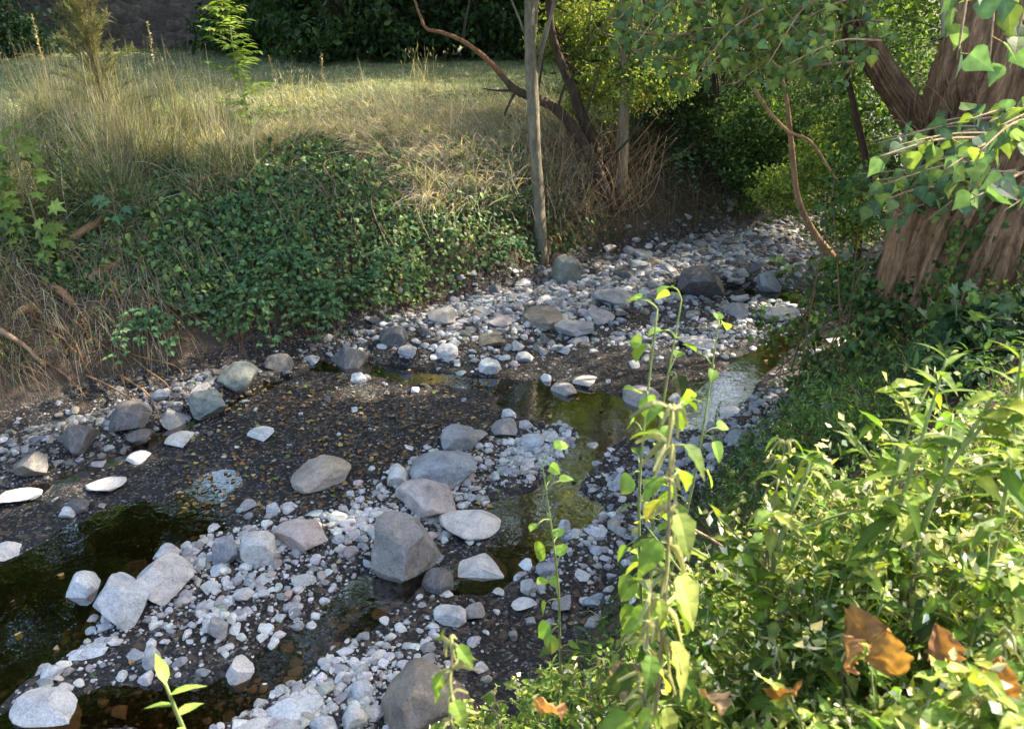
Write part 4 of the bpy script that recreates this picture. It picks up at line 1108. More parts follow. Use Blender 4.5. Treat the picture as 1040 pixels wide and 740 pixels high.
for nm, lab, x, y, h, cr, cols, nl_, sz in BACK:
    t, b = up_trunk(x, y, h, (rng.normal(0, .3), rng.normal(0, .2)))
    tree(nm, lab, 'tree' if 'tree' in nm else 'shrub', b, t, [.028 * h, .02 * h, .006 * h], [((A(c) + A(b)) if c[1] < 5 else A(c), r, s) for c, r, s in cr], sz, cols, nl_, 'trees round the stream bend' if 'tree' in nm else 'shrubs round the stream bend', M_DARKBARK, 9)
# the far edge of the meadow: dark evergreens and hedge trees
FAR = [
 (-17.5, 22.5, 8, 'dark evergreen at the far corner of the meadow'), (-13.2, 21.2, 6, 'bluish evergreen leaning in over the end of the stone wall'), (-6.3, 22.6, 7, 'dark evergreen at the near end of the stone wall'),
 (-4.2, 20.6, 8, 'drooping dark evergreen with low boughs over the lawn'), (-2.6, 22.4, 8, 'black-green evergreen in the middle of the meadow edge'), (-.9, 21.5, 7, 'dark evergreen right behind the bare reddish limb'), (.6, 22.8, 8, 'dense hedge tree behind the slim tree'),
 (2.2, 21.2, 7, 'hedge tree showing between the slim tree and the crooked trunks'), (-9.6, 26.5, 9, 'tall tree standing behind the stone wall'), (-13.5, 27, 9, 'tall tree behind the far end of the stone wall'), (4.5, 22, 9, 'tall dense tree behind the dark thicket')]
for i, (x, y, h, lab) in enumerate(FAR):
    t, b = up_trunk(x, y, h)
    h = h * 1.9
    cr = [((0, 0, .75), (2.0, 1.3, .9), 3), ((0, 0, 2.3), (2.1, 1.6, 1.2), 2), ((0, 0, h * .36), (2.6, 2.2, 2.4), 1.6), ((0, 0, h * .64), (2.6, 2.2, 2.6), 1.4), ((0, 0, h * .9), (2.0, 1.8, 2.2), .8)]
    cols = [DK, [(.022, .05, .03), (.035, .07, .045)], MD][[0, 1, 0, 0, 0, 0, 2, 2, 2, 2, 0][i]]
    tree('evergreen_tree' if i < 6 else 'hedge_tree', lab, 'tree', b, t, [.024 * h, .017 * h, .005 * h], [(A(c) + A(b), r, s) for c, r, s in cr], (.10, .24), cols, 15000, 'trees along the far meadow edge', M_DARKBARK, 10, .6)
# garden wall beyond the meadow
za = hz(-10, 23.8)
root = empty('stone_wall', (-10.5, 24.0, za - .1), 'long brownish rubble stone wall beyond the meadow', 'wall')
bm = bmesh.new()
def wbox(bm, x0, x1, y0, y1, z0, z1, jit=0.0, nx=40):
    xs = np.linspace(x0, x1, nx)
    top = [z1 + rng.normal(0, jit) for _ in xs]
    rows = [[bm.verts.new((x, y, z if z is not None else top[i])) for i, x in enumerate(xs)] for y, z in ((y0, z0), (y0, None), (y1, None), (y1, z0))]
    for r0, r1 in zip(rows[:-1], rows[1:]):
        for i in range(nx - 1): bm.faces.new((r0[i], r0[i + 1], r1[i + 1], r1[i]))
    for i in (0, nx - 1): bm.faces.new([r[i] for r in rows])
    bmesh.ops.recalc_face_normals(bm, faces=bm.faces)
wbox(bm, -7, 5.6, 0, .5, 0, 2.3, .03)
me = bpy.data.meshes.new('masonry'); bm.to_mesh(me); bm.free(); me.materials.append(M_WALL)
o = bpy.data.objects.new('masonry', me); C.objects.link(o); o.parent = root
bm = bmesh.new(); wbox(bm, -7.05, 5.65, -.06, .56, 2.36, 2.48, .01)
me = bpy.data.meshes.new('coping'); bm.to_mesh(me); bm.free(); me.materials.append(M_WALL)
o = bpy.data.objects.new('coping', me); C.objects.link(o); o.parent = root
# ================================================================== the big poplar on the near bank
YP = 6.3
pb = A([3.62, YP, hz(3.62, YP) - .25])
root = empty('poplar_tree', pb, 'massive old poplar with deeply furrowed brown bark on the near bank', 'tree')
def furrowed(path, rad, sides, rows, seed, flare=0.0, depth=.07, buttress=0.0):
    path = A(path, float); rad = A(rad, float)
    t = np.linspace(0, len(path) - 1, rows)
    cpath = catmull(path, 12); ct = np.linspace(0, len(path) - 1, len(cpath))
    c = np.column_stack([np.interp(t, ct, cpath[:, j]) for j in range(3)]); r = np.interp(t, np.arange(len(path)), rad)
    a = np.linspace(0, 2 * np.pi, sides, endpoint=False)
    tan = nrm(np.gradient(c, axis=0))
    V = np.zeros((rows, sides, 3)); T = np.zeros((rows, sides, 3))
    L = np.r_[0, np.cumsum(np.linalg.norm(np.diff(c, axis=0), axis=1))]
    R0 = rad.mean()
    for i in range(rows):
        s = nrm(np.cross(tan[i], A([0, 1.0, 0]))); u = np.cross(s, tan[i])
        ax = a * R0
        wv = a + .10 * np.sin(L[i] * 2.3 + seed) + .12 * fbm(np.cos(a) * 2 + 5, np.sin(a) * 2 + L[i] * 1.3, 2, seed)
        k = 26 if R0 > .3 else 13
        ridge = 1 - np.abs(2 * vnoise(np.cos(wv) * k / 2.2 + 40, np.sin(wv) * k / 2.2 + L[i] * 1.1 + 40, seed)) * 2
        ridge2 = 1 - np.abs(2 * vnoise(np.cos(wv) * k / 1.1 + 80, np.sin(wv) * k / 1.1 + L[i] * 3.0 + 40, seed + 3)) * 2
        h = .65 * ridge + .35 * ridge2
        lump = .09 * fbm(np.cos(a) * 1.2 + 9, np.sin(a) * 1.2 + L[i] * .9, 3, seed + 9)
        rr = r[i] * (1 + lump + depth * (h - .5) * 1.6 + buttress * np.clip(1 - L[i] / 1.1, 0, 1) ** 2 * (.35 + .65 * np.abs(np.sin(a * 2.5 + seed))))
        V[i] = c[i] + (np.cos(a)[:, None] * s + np.sin(a)[:, None] * u) * rr[:, None]
        g = 1 + .22 * fbm(a * 3 + seed, np.full(sides, L[i] * 2), 3, seed + 5)
        T[i] = np.repeat(g[:, None], 3, 1)
    idx = np.arange(rows * sides).reshape(rows, sides); nx_ = np.roll(idx, -1, 1)
    f = np.vstack([np.column_stack([idx[:-1].ravel(), nx_[:-1].ravel(), nx_[1:].ravel()]), np.column_stack([idx[:-1].ravel(), nx_[1:].ravel(), idx[1:].ravel()])])
    return V.reshape(-1, 3), f, T.reshape(-1, 3), c
a = Acc()
main = [(3.60, YP, pb[2]), (3.62, YP, 1.5), (3.66, YP, 2.1), (3.80, YP, 2.8), (3.90, YP + .05, 3.5), (4.2, YP + .3, 5.5), (4.3, YP + .8, 8.5)]
V, f, T, mc = furrowed(main, [.57, .54, .56, .63, .62, .48, .25], 440, 330, 3, depth=.08, buttress=.05)
a.add(V, f, T); a.build('trunk', M_POPLAR, root, True, origin=pb)
a = Acc()
limb = [(3.50, YP - .02, 1.55), (3.30, YP - .05, 2.1), (3.12, YP, 2.57), (2.74, YP + .05, 3.02), (2.40, YP + .05, 3.5), (1.9, YP + .4, 4.8), (1.2, YP + 1.0, 6.5)]
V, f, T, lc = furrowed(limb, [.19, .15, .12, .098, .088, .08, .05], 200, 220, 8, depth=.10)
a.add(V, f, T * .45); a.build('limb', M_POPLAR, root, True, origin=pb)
# the crown overhead
crown = Acc(); brs = Acc()
CR = [((3.2, 7.2, 5.6), (2.6, 1.9, 1.4), 2), ((5.2, 8.0, 6.6), (2.8, 2.2, 1.7), 3), ((3.0, 8.2, 8.4), (3.0, 2.6, 2.0), 3), ((5.8, 9.2, 9.6), (3.0, 2.6, 2.2), 3), ((1.4, 7.4, 6.4), (1.7, 1.6, 1.1), 1), ((4.2, 6.4, 4.9), (1.6, 1.2, .8), 1), ((6.6, 8.2, 5.0), (2.2, 1.8, 1.3), 2)]
PC = [(.055, .10, .038), (.075, .125, .05), (.045, .09, .045), (.12, .16, .05)]
for c, r, s in CR:
    leaf_cloud(crown, [c], [r], 5200 * s, (.09, .15), PC, None, 55, .15, T_SMALL, .5)
    for k in range(7):
        i = int(len(mc) * rng.uniform(.6, .97)); e = A(c) + nrm(rng.normal(0, 1, 3)) * A(r) * rng.uniform(.2, .8)
        m = (mc[i] + e) / 2 + [0, 0, .2]
        if e[2] > 4.2: tube(brs, [mc[i], m, e], [.09, .05, .015], (1, 1, 1), 6, 5)
# hanging sprays: twigs with poplar leaves along them
def spray(acc_l, acc_t, pts, n, size, cols, off=.10, tm=T_POPLAR, r=.008, droop=.8, w=None, tint=(1, 1, 1)):
    q = catmull(A(pts, float), 10)
    tube(acc_t, pts, np.linspace(r, r * .35, len(pts)), tint, 5, 5)
    t = rng.uniform(.05, 1, n) * (len(q) - 1); i = t.astype(int); p = q[np.minimum(i, len(q) - 1)]
    d = nrm(rng.normal(0, 1, (n, 3)) + A([0, 0, -.25])); p2 = p + d * rng.uniform(.3, 1, n)[:, None] * off
    m = len(p2)
    sz = rng.uniform(size[0], size[1], m)
    ax = nrm(d * .6 + rng.normal(0, .4, (m, 3)) + A([0, 0, -droop])); up = nrm(rng.normal(0, .6, (m, 3)) + A([0, -.8, .4]))
    leaves(acc_l, tm, p2, ax, up, sz, tints(m, *cols, w=w, var=.2))
    for k in range(0, m, 2): tube(acc_t, [p[k], p2[k]], [.0025, .0018], (1.2, 1.2, .7), 3, 2, curve=False)
low = [(.095, .15, .05), (.13, .19, .055), (.07, .125, .055), (.18, .235, .06)]
for k in range(85):   # low boughs over the creek, seen against the thicket
    x0 = rng.uniform(700, 900); y0 = rng.uniform(-130, 50); d0 = rng.uniform(5.1, 6.7)
    x1 = x0 - rng.uniform(20, 130); y1 = y0 + rng.uniform(15, 85)
    lim = 96 if x1 > 700 else 60
    y1 = min(y1, lim - 8)
    p0, p1 = PD(x0, y0, d0), PD(x1, y1, d0 - rng.uniform(-.3, .5))
    spray(crown, brs, [p0, (p0 + p1) / 2 + [0, 0, .06], p1], 26, (.045, .085), low, .13)
for pts, n in [([(872, 62), (820, 67), (760, 70), (700, 76), (668, 74)], 46), ([(760, 20), (700, 35), (650, 33), (622, 28)], 30), ([(720, 5), (660, -5), (628, 20), (615, 30)], 22), ([(690, 60), (650, 55), (628, 40)], 8)]:
    spray(crown, brs, [PD(x, y, 6.0) for x, y in pts], n, (.06, .10), low + [(.20, .27, .06)], .09, r=.013)
for k in range(13):   # nearer sprays in front of the trunk
    t0 = rng.uniform(2.6, 4.4)
    x0, y0 = rng.uniform(990, 1120), rng.uniform(110, 190)
    x1, y1 = x0 - rng.uniform(40, 130), y0 + rng.uniform(5, 45)
    p0, p1 = PT(x0, y0, t0 + .3), PT(max(x1, 890), min(y1, 215), t0)
    spray(crown, brs, [p0, (p0 + p1) / 2 + [0, 0, .03], p1], 12, (.065, .105), [(.055, .105, .055), (.075, .13, .065), (.10, .155, .045), (.05, .09, .06)], .08)
for k in range(16):
    t0 = rng.uniform(4.6, 5.4); x0, y0 = rng.uniform(960, 1060), rng.uniform(110, 200); x1 = rng.uniform(870, 990); y1 = y0 + rng.uniform(-5, 50)
    p0, p1 = PT(x0, y0, t0 + .2), PT(x1, min(y1, 225), t0)
    spray(crown, brs, [p0, (p0 + p1) / 2 + [0, 0, .04], p1], 13, (.07, .115), [(.055, .105, .06), (.08, .14, .08), (.12, .17, .06)], .09)
for k in range(6):
    t0 = rng.uniform(2.3, 3.2)
    x0, y0 = rng.uniform(980, 1080), rng.uniform(-90, -20)
    p0 = PT(x0, y0, t0); p1 = PT(x0 + rng.uniform(-30, 20), y0 + rng.uniform(50, 130), t0 - .05)
    spray(crown, brs, [p0, (p0 + p1) / 2, p1], 9, (.07, .11), [(.05, .10, .055), (.075, .13, .065), (.10, .15, .05)], .07)
brs.build('branch', M_TWIG, root, True, origin=pb)
crown.build('crown', M_LEAF, root, origin=pb)
# dead shoots bursting from the fork
a = Acc()
for k in range(210):
    s = A([rng.uniform(2.95, 3.5), YP - rng.uniform(.15, .45), rng.uniform(2.0, 2.75)])
    an = rng.normal(2.0, .45); L = rng.uniform(.2, .55)
    e = s + A([math.cos(an) * L, -rng.uniform(.0, .25), math.sin(an) * L])
    tube(a, [s, (s + e) / 2 + rng.normal(0, .03, 3), e], [.006, .005, .002], A((.85, .74, .64)) * rng.uniform(.45, 1.1), 4, 4)
a.build('dead_shoots', M_TWIG, root, True, origin=pb)
# ivy creeping up the trunk
a = Acc()
n = 420
th = rng.normal(-1.9, .35, n); zz = rng.uniform(1.0, 3.2, n)
i = np.searchsorted(mc[:, 2], zz).clip(0, len(mc) - 1)
r_ = np.interp(zz, [.8, 1.5, 2.1, 3.5], [.66, .53, .53, .5])
p = np.column_stack([mc[i, 0] + np.cos(th) * r_, mc[i, 1] + np.sin(th) * r_, zz])
leaves(a, T_IVY, p, rng.normal(0, .5, (n, 3)) + A([0, 0, -.8]), rng.normal(0, .4, (n, 3)) + A([-.3, -1, .2]), rng.uniform(.04, .10, n), tints(n, (.07, .13, .04), (.10, .16, .05), (.18, .20, .05)))
p = np.column_stack([3.32 + rng.normal(0, .015, 90), np.full(90, YP - .5), np.linspace(.9, 1.9, 90)])
leaves(a, T_OVATE, p, rng.normal(0, .8, (90, 3)) + A([0, 0, -.3]), rng.normal(0, .4, (90, 3)) + A([0, -1, .2]), rng.uniform(.03, .055, 90), tints(90, (.14, .24, .05), (.18, .28, .06)))
o = a.build('ivy', M_LEAF, root, origin=pb)

# thin dark stem and broken sticks beside the limb
def stick(name, label, cat, pts, rad, mt, tint=(1, 1, 1)):
    p = A(pts); a = Acc(); tube(a, p, rad, tint, 7, 6, .25, seed=len(label))
    return tag(a.build(name, mt, smooth=True, origin=p[0]), label, cat)
g = S1(858, 270)
stick('broken_sapling', 'thin broken sapling slanting up from the water edge under the poplar leaves', 'sapling', [PD(862, 285, 8.2), PD(846, 262, 8.2), PD(824, 232, 8.2), PD(810, 200, 8.2), PD(804, 150, 8.2), PD(800, 110, 8.25), PD(795, 82, 8.3)], [.055, .045, .035, .032, .030, .022, .014], M_TWIG, (.95, .8, .68))
stick('fallen_branch', 'pale forked twig crossing the broken sapling', 'branch', [PD(766, 90, 8.1), PD(780, 112, 8.1), PD(800, 133, 8.1), PD(822, 143, 8.1), PD(838, 165, 8.1), PD(850, 183, 8.1)], [.016, .018, .018, .016, .013, .009], M_TWIG, (1.25, 1.1, .85))
stick('dark_sapling', 'thin dark twisting stem beside the poplar limb', 'sapling', [PD(884, 195, 6.9), PD(880, 165, 6.9), PD(872, 130, 6.9), PD(866, 100, 6.9), PD(860, 75, 6.9), PD(856, 20, 7.0), PD(850, -60, 7.0)], [.035, .032, .03, .026, .024, .02, .014], M_DARKBARK, (1.2, 1.0, .85))
stick('hanging_branch', 'pale lichened stem hanging in front of the poplar trunk', 'branch', [PD(958, -60, 5.4), PD(959, 0, 5.4), PD(960, 26, 5.4), PD(959, 38, 5.4)], [.03, .026, .026, .022], M_BARK, (1.2, 1.15, 1.0))

# ================================================================== near bank: shrubs, herbs, weeds
def right_pts(n, xr, yr, fn=None):
    q = np.column_stack([rng.uniform(*xr, n), rng.uniform(*yr, n)])
    s = -pdist(q[:, 0], q[:, 1], RFOOT)
    m = (s > .12)
    if fn is not None: m &= fn(q, s)
    q = q[m]; return np.column_stack([q, H(q[:, 0], q[:, 1])]), s[m]
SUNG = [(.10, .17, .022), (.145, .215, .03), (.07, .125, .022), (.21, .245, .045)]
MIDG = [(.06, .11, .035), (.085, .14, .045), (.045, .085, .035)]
acc = Acc()
q, s = right_pts(24000, (-.9, 5.5), (.6, 5.2))
n = len(q); hh = rng.random(n) ** 1.0 * (.08 + .30 * smooth(.2, 1.2, s)) * (1 + .8 * fbm(q[:, 0] * 1.6, q[:, 1] * 1.6, 2, 3))
p = q + np.column_stack([np.zeros((n, 2)), hh])
k = rng.random(n) < .6
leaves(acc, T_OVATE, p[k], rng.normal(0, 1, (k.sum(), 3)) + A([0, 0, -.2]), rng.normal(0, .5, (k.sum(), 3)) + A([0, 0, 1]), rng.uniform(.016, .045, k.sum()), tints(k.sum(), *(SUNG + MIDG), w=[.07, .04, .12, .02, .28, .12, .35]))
k = ~k
leaves(acc, T_LANCE, p[k], rng.normal(0, 1, (k.sum(), 3)) + A([0, 0, .5]), rng.normal(0, .5, (k.sum(), 3)) + A([0, 0, 1]), rng.uniform(.04, .10, k.sum()), tints(k.sum(), *(SUNG + MIDG), w=[.07, .04, .12, .02, .28, .12, .35]), 1.6)
q, s = right_pts(21000, (1.2, 7.5), (4.6, 10))
n = len(q); hh = rng.random(n) * (.10 + .55 * smooth(.05, .7, s)) * np.clip(.55 + 1.6 * fbm(q[:, 0] * 2.6, q[:, 1] * 2.6, 2, 47), .05, 1.6)
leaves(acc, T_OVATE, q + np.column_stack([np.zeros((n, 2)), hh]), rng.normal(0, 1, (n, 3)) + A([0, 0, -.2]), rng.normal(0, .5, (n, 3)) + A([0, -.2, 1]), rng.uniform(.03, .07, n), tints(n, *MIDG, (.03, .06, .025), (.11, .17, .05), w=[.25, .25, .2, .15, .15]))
tag(acc.build('herb_layer', M_LEAF), kind='stuff')
acc = Acc()
q, s = right_pts(4200, (-.9, 5.5), (.6, 5.4))
stalks(q, (-.1, -.1), (.15, .6), (.003, .007), (.2, 1.0), [(.32, .26, .14), (.42, .36, .24), (.16, .20, .06), (.10, .14, .04), (.20, .13, .07)], acc=acc, spread=.5)
q, s = right_pts(3000, (1.5, 7), (5, 10))
stalks(q, (-.1, -.3), (.15, .5), (.004, .008), (.3, 1.2), [(.14, .10, .05), (.08, .11, .04), (.22, .17, .09)], acc=acc, spread=.5)
tag(acc.build('grass', M_GRASS), kind='stuff')

# ---- herb prototypes (unit: metres, base at the origin), each a stem mesh and a leaf mesh
STEMC = (.20, .24, .08)
def herb(kind, h, seed, cols):
    r = np.random.default_rng(seed)
    st, lf, fl = Acc(), Acc(), Acc()
    lean = r.normal(0, .10, 2)
    ctrl = [[0, 0, -.05], [lean[0] * .3, lean[1] * .3, h * .35], [lean[0] * .7 + r.normal(0, .02), lean[1] * .7 + r.normal(0, .02), h * .7], [lean[0] * 1.2, lean[1] * 1.2, h]]
    q = tube(st, ctrl, [.006, .005, .004, .002], STEMC if kind != 'nettle' else (.26, .20, .12), 6, 10)
    def at(t):
        x = t * (len(q) - 1); i = min(int(x), len(q) - 2); return q[i] + (q[i + 1] - q[i]) * (x - i)
    P_, Ax, Up, Sz, Ti, Wd = [], [], [], [], [], []
    def leaf(p, ax, up, s, c, w=1.0): P_.append(p); Ax.append(ax); Up.append(up); Sz.append(s); Ti.append(c); Wd.append(w)
    if kind == 'nettle':
        n = int(h / .055)
        for i in range(3, n + 1):
            t = i / n; b = at(t); a0 = (i % 2) * math.pi / 2 + r.normal(0, .2)
            s = (.068 if t < .75 else .068 * (1.35 - t) / .6) * r.uniform(.8, 1.2)
            for k in (0, math.pi):
                o = A([math.cos(a0 + k), math.sin(a0 + k), 0])
                pe = b + o * .022 + A([0, 0, .008])
                tube(st, [b, pe], [.002, .0015], STEMC, 4, 2, curve=False)
                leaf(pe, o + A([0, 0, -.55 + r.normal(0, .25)]), A([0, 0, 1]) + o * .5 + r.normal(0, .15, 3), s, tints(1, *cols)[0])
                if t > .5:
                    for _ in range(3):
                        o2 = nrm(o + r.normal(0, .7, 3)) * r.uniform(.02, .06)
                        e = b + A([o2[0], o2[1], -abs(o2[2]) - .01])
                        tube(fl, [b, (b + e) / 2 + [0, 0, .012], e], [.0035, .004, .002], A((.34, .34, .16)) * r.uniform(.7, 1.2), 4, 3, .6, seed=i)
    elif kind == 'round':
        n = int(h / .075)
        for i in range(2, n + 1):
            t = i / n; b = at(t)
            for _ in range(2):
                a0 = r.uniform(0, 6.28); o = A([math.cos(a0), math.sin(a0), r.uniform(0, .4)])
                pe = b + o * r.uniform(.02, .06)
                tube(st, [b, (b + pe) / 2 + [0, 0, .006], pe], [.0018, .0016, .0012], (.22, .27, .08), 4, 2)
                leaf(pe, o + A([0, 0, -.35 + r.normal(0, .4)]), A([0, -.2, 1]) + r.normal(0, .35, 3), r.uniform(.045, .075) * (1.1 - .45 * t), tints(1, *cols)[0])
    elif kind == 'spike':
        n = int(h / .016)
        for i in range(6, n + 1):
            t = i / n; b = at(t); a0 = i * 2.4
            o = A([math.cos(a0), math.sin(a0), .0]); up_ = -.1 + .9 * max(0, t - .7) / .3
            leaf(b, o + A([0, 0, up_]), A([0, 0, 1]) - o * .2, (.105 if t < .8 else .105 * (1.25 - t) / .45) * r.uniform(.8, 1.15), tints(1, *cols)[0], 1.15)
    elif kind == 'bushy':
        for k in range(15):
            t0 = r.uniform(.15, .95); b = at(t0); a0 = r.uniform(0, 6.28); L = h * r.uniform(.2, .42) * (1.25 - t0)
            e = b + A([math.cos(a0) * L, math.sin(a0) * L, L * r.uniform(.3, 1.1)])
            tube(st, [b, (b + e) / 2 + [0, 0, .01], e], [.003, .0025, .0012], STEMC, 4, 4)
            for t in np.linspace(.15, 1, 9):
                p = b + (e - b) * t; a1 = r.uniform(0, 6.28); o = A([math.cos(a1), math.sin(a1), r.normal(.1, .4)])
                leaf(p, o, A([0, 0, 1]) + r.normal(0, .3, 3), r.uniform(.024, .056), tints(1, *cols)[0], .72)
            for _ in range(5):
                p = e + r.normal(0, .012, 3); leaves(fl, T_SMALL, [p], [r.normal(0, 1, 3)], [r.normal(0, 1, 3)], r.uniform(.012, .028), tints(1, (.58, .54, .40), (.40, .42, .18), (.66, .63, .54)))
        for i in range(int(h / .05)):
            b = at(min(1, (i + 2) / (h / .05))); a1 = r.uniform(0, 6.28); o = A([math.cos(a1), math.sin(a1), r.normal(0, .3)])
            leaf(b, o, A([0, 0, 1]) + r.normal(0, .3, 3), r.uniform(.03, .05), tints(1, *cols)[0], .75)
    elif kind == 'seedling':
        for i, (a0, zz, s_) in enumerate([(2.9, .75, .042), (.9, .7, .038), (4.4, .5, .03), (1.9, .1, .045), (5.6, 0.1, .03)]):
            o = A([math.cos(a0), math.sin(a0), 0]); b = at(1 - .03 * i); leaf(b, o + A([0, 0, zz]), A([0, 0, 1]) - o * .5, s_, tints(1, *cols)[0], 1.7)
    elif kind == 'dock':
        for k in range(9):
            a0 = r.uniform(0, 6.28); o = A([math.cos(a0), math.sin(a0), 0]); L = r.uniform(.08, .25)
            b = A([0, 0, 0]); e = o * L + A([0, 0, h * r.uniform(.4, 1.0)])
            tube(st, [b, e * [.4, .4, .6], e], [.004, .003, .002], (.20, .24, .09), 5, 4)
            leaf(e, o + A([0, 0, -.5]), A([0, 0, 1]) + r.normal(0, .25, 3), r.uniform(.06, .10), tints(1, *cols)[0], 1.15)
    tm = {'nettle': T_OVATE, 'round': T_ROUND, 'spike': T_LANCE, 'bushy': T_OVATE, 'dock': T_ROUND, 'seedling': T_LANCE}[kind]
    leaves(lf, tm, A(P_), A(Ax), A(Up), A(Sz), A(Ti), A(Wd))
    PTIP[(kind, seed)] = tuple(q[-1])
    parts = [('stem', st, M_STEM), ('foliage', lf, M_LEAF)]
    if fl.V: parts.append(('blossom', fl, M_LEAF))
    return parts
BR_ = [(.125, .195, .03), (.17, .235, .036), (.095, .155, .028)]
def mkproto(kind, h, seed, cols, name):
    root = bpy.data.objects.new(name, None); C.objects.link(root); root['category'] = {'nettle': 'nettle', 'round': 'weed', 'spike': 'fleabane', 'bushy': 'weed', 'dock': 'dock', 'seedling': 'seedling'}[kind]
    ch = [a.build(n, m, root, n == 'stem') for n, a, m in herb(kind, h, seed, cols)]
    return root, ch, h
KN = {'nettle': 'nettle', 'round': 'weed_stem', 'spike': 'fleabane', 'bushy': 'flowering_weed', 'dock': 'dock', 'seedling': 'seedling'}
PTIP = {}
PROTO = {k: [mkproto(k, h, 100 + i * 7 + j, cols, KN[k]) for j in range(nv)] for i, (k, h, cols, nv) in enumerate([
    ('nettle', 1.0, BR_ + [(.22, .25, .06)], 3), ('round', 1.0, [(.15, .24, .045), (.19, .28, .05), (.12, .20, .04)], 3), ('spike', .8, BR_, 2), ('bushy', .7, SUNG, 4), ('seedling', .7, [(.20, .30, .06)], 1), ('dock', .5, [(.055, .105, .05), (.075, .13, .05)], 2)])}
PTIP = {(k, j): PTIP[(k, 100 + i * 7 + j)] for i, k in enumerate(PROTO) for j in range(len(PROTO[k]))}
USED = set()
def plant(kind, tip, label, group=None, k=None, lean=None, wide=1.0):
    """one plant standing on the ground below `tip`, as tall as the tip"""
    i = int(rng.integers(len(PROTO[kind]))) if k is None else k
    r0, ch, h0 = PROTO[kind][i]
    tip = A(tip, float)
    bx, by = tip[0] + (lean[0] if lean else rng.normal(0, .05)), tip[1] + (lean[1] if lean else rng.normal(0, .05))
    g = hz(bx, by); rz = rng.uniform(0, 6.28)
    v = Vector(PTIP[(kind, i)]); v.rotate(Euler((0, 0, rz)))
    w_ = Vector((tip[0] - bx, tip[1] - by, max(.12, tip[2] - g)))
    s = w_.length / v.length
    R_ = v.rotation_difference(w_).to_matrix() @ Euler((0, 0, rz)).to_matrix()
    e_ = R_.to_euler()
    if (kind, i) not in USED:
        USED.add((kind, i)); r = r0; r['label'] = label
        if group: r['group'] = group
    else: r = dup(r0, ch, (0, 0, 0), label=label, group=group)
    if not group and 'group' in r: del r['group']
    r.location = (bx, by, g); r.rotation_euler = e_; r.scale = (s * wide, s * wide, s)
    return r
# the ones that can be told apart
plant('nettle', PT(661, 418, 1.45), 'tall pale nettle in front of the dark pool, its yellowing leaves hanging', k=0, wide=.8)
plant('round', PT(690, 285, 2.35), 'taller weed stem with round lime leaves rising behind the tall nettle', k=0, wide=.62)
plant('round', PT(618, 290, 2.35), 'thin weed stem with round lime leaves arching before the far stone bar', k=1, lean=(.14, 0), wide=.62)
plant('round', PT(691, 330, 2.3), 'short weed stem with round leaves between two taller ones', k=2, wide=.6)
plant('round', PT(598, 455, 2.4), 'low round-leaved weed at the edge of the reflecting pool', k=1, wide=.7)
plant('spike', PT(968, 366, 1.9), 'upright fleabane with whorls of narrow leaves in front of the tree foot', k=0, wide=.9)
plant('spike', PT(1030, 355, 1.75), 'sunlit fleabane at the edge of the frame under the dark shrub', k=1, wide=.9)
plant('nettle', PT(624, 590, 1.5), 'pale-topped nettle leaning over the cobbles', k=1, wide=.8)
plant('nettle', PT(500, 632, 1.6), 'small nettle with curled leaves beside the huge brownish boulder', k=2, wide=.75)
plant('bushy', PT(935, 395, 2.2), 'pale flowering weed in front of the feathery green patch', k=0)
plant('nettle', PT(790, 455, 2.0), 'thin nettle top standing against the dark pool', k=2, wide=.8)
plant('bushy', PT(822, 470, 2.0), 'weed with pale tips just beside a thin nettle top', k=1)
plant('dock', PT(975, 545, 1.9), 'dark broad-leaved dock among the sunlit weeds', k=0, wide=.45)
plant('dock', PT(905, 560, 2.0), 'second dark dock nearer the brown dry leaves', k=1, wide=.45)
plant('bushy', PT(1010, 400, 1.8), 'bright bushy weed under the sunlit fleabane', k=2)
plant('seedling', PT(168, 694, 1.9), 'lone light green seedling with narrow leaves poking up before the wet mud', k=0)
# the crowd of the sunlit bank
def inside(x, y):
    lim = np.interp(x, [440, 520, 600, 680, 760, 840, 900, 960, 1040], [742, 690, 655, 590, 520, 470, 445, 420, 385])
    return y > lim
cnt = {'bushy': 0, 'nettle': 0, 'round': 0, 'spike': 0}
LABS = {'bushy': ('yellow green flowering weed crowded on the sunlit near bank', 'flowering weeds crowding the near bank'), 'nettle': ('bright nettle growing among the crowded weeds of the near bank', 'nettles among the weeds'),
        'round': ('short round-leaved weed among the crowded plants of the near bank', 'round-leaved weeds on the near bank'), 'spike': ('narrow-leaved fleabane shoot among the crowded weeds', 'fleabane shoots among the weeds')}
tot = 0
while tot < 300:
    x, y = rng.uniform(450, 1075), rng.uniform(395, 800)
    if not inside(x, y): continue
    kind = rng.choice(['bushy', 'nettle', 'round', 'spike'], p=[.52, .30, .09, .09])
    hgt = {'bushy': rng.uniform(.3, .85), 'nettle': rng.uniform(.35, .8), 'round': rng.uniform(.3, .6), 'spike': rng.uniform(.3, .6)}[kind]
    tp_ = surf([x], [y], [hgt], .9, 9.0, 160)[0]
    if np.linalg.norm(tp_ - A([0, 0, CAMZ])) < 1.5: continue
    plant(kind, tp_, *LABS[kind]); tot += 1
for _ in range(26):
    tp_ = surf([rng.uniform(730, 880)], [rng.uniform(395, 520)], [rng.uniform(.25, .5)], 2.0, 9.0, 160)[0]
    plant(rng.choice(['bushy', 'nettle']), tp_, 'shaded weed on the lower slope between the creek and the sunlit weeds', 'shaded weeds on the lower slope')
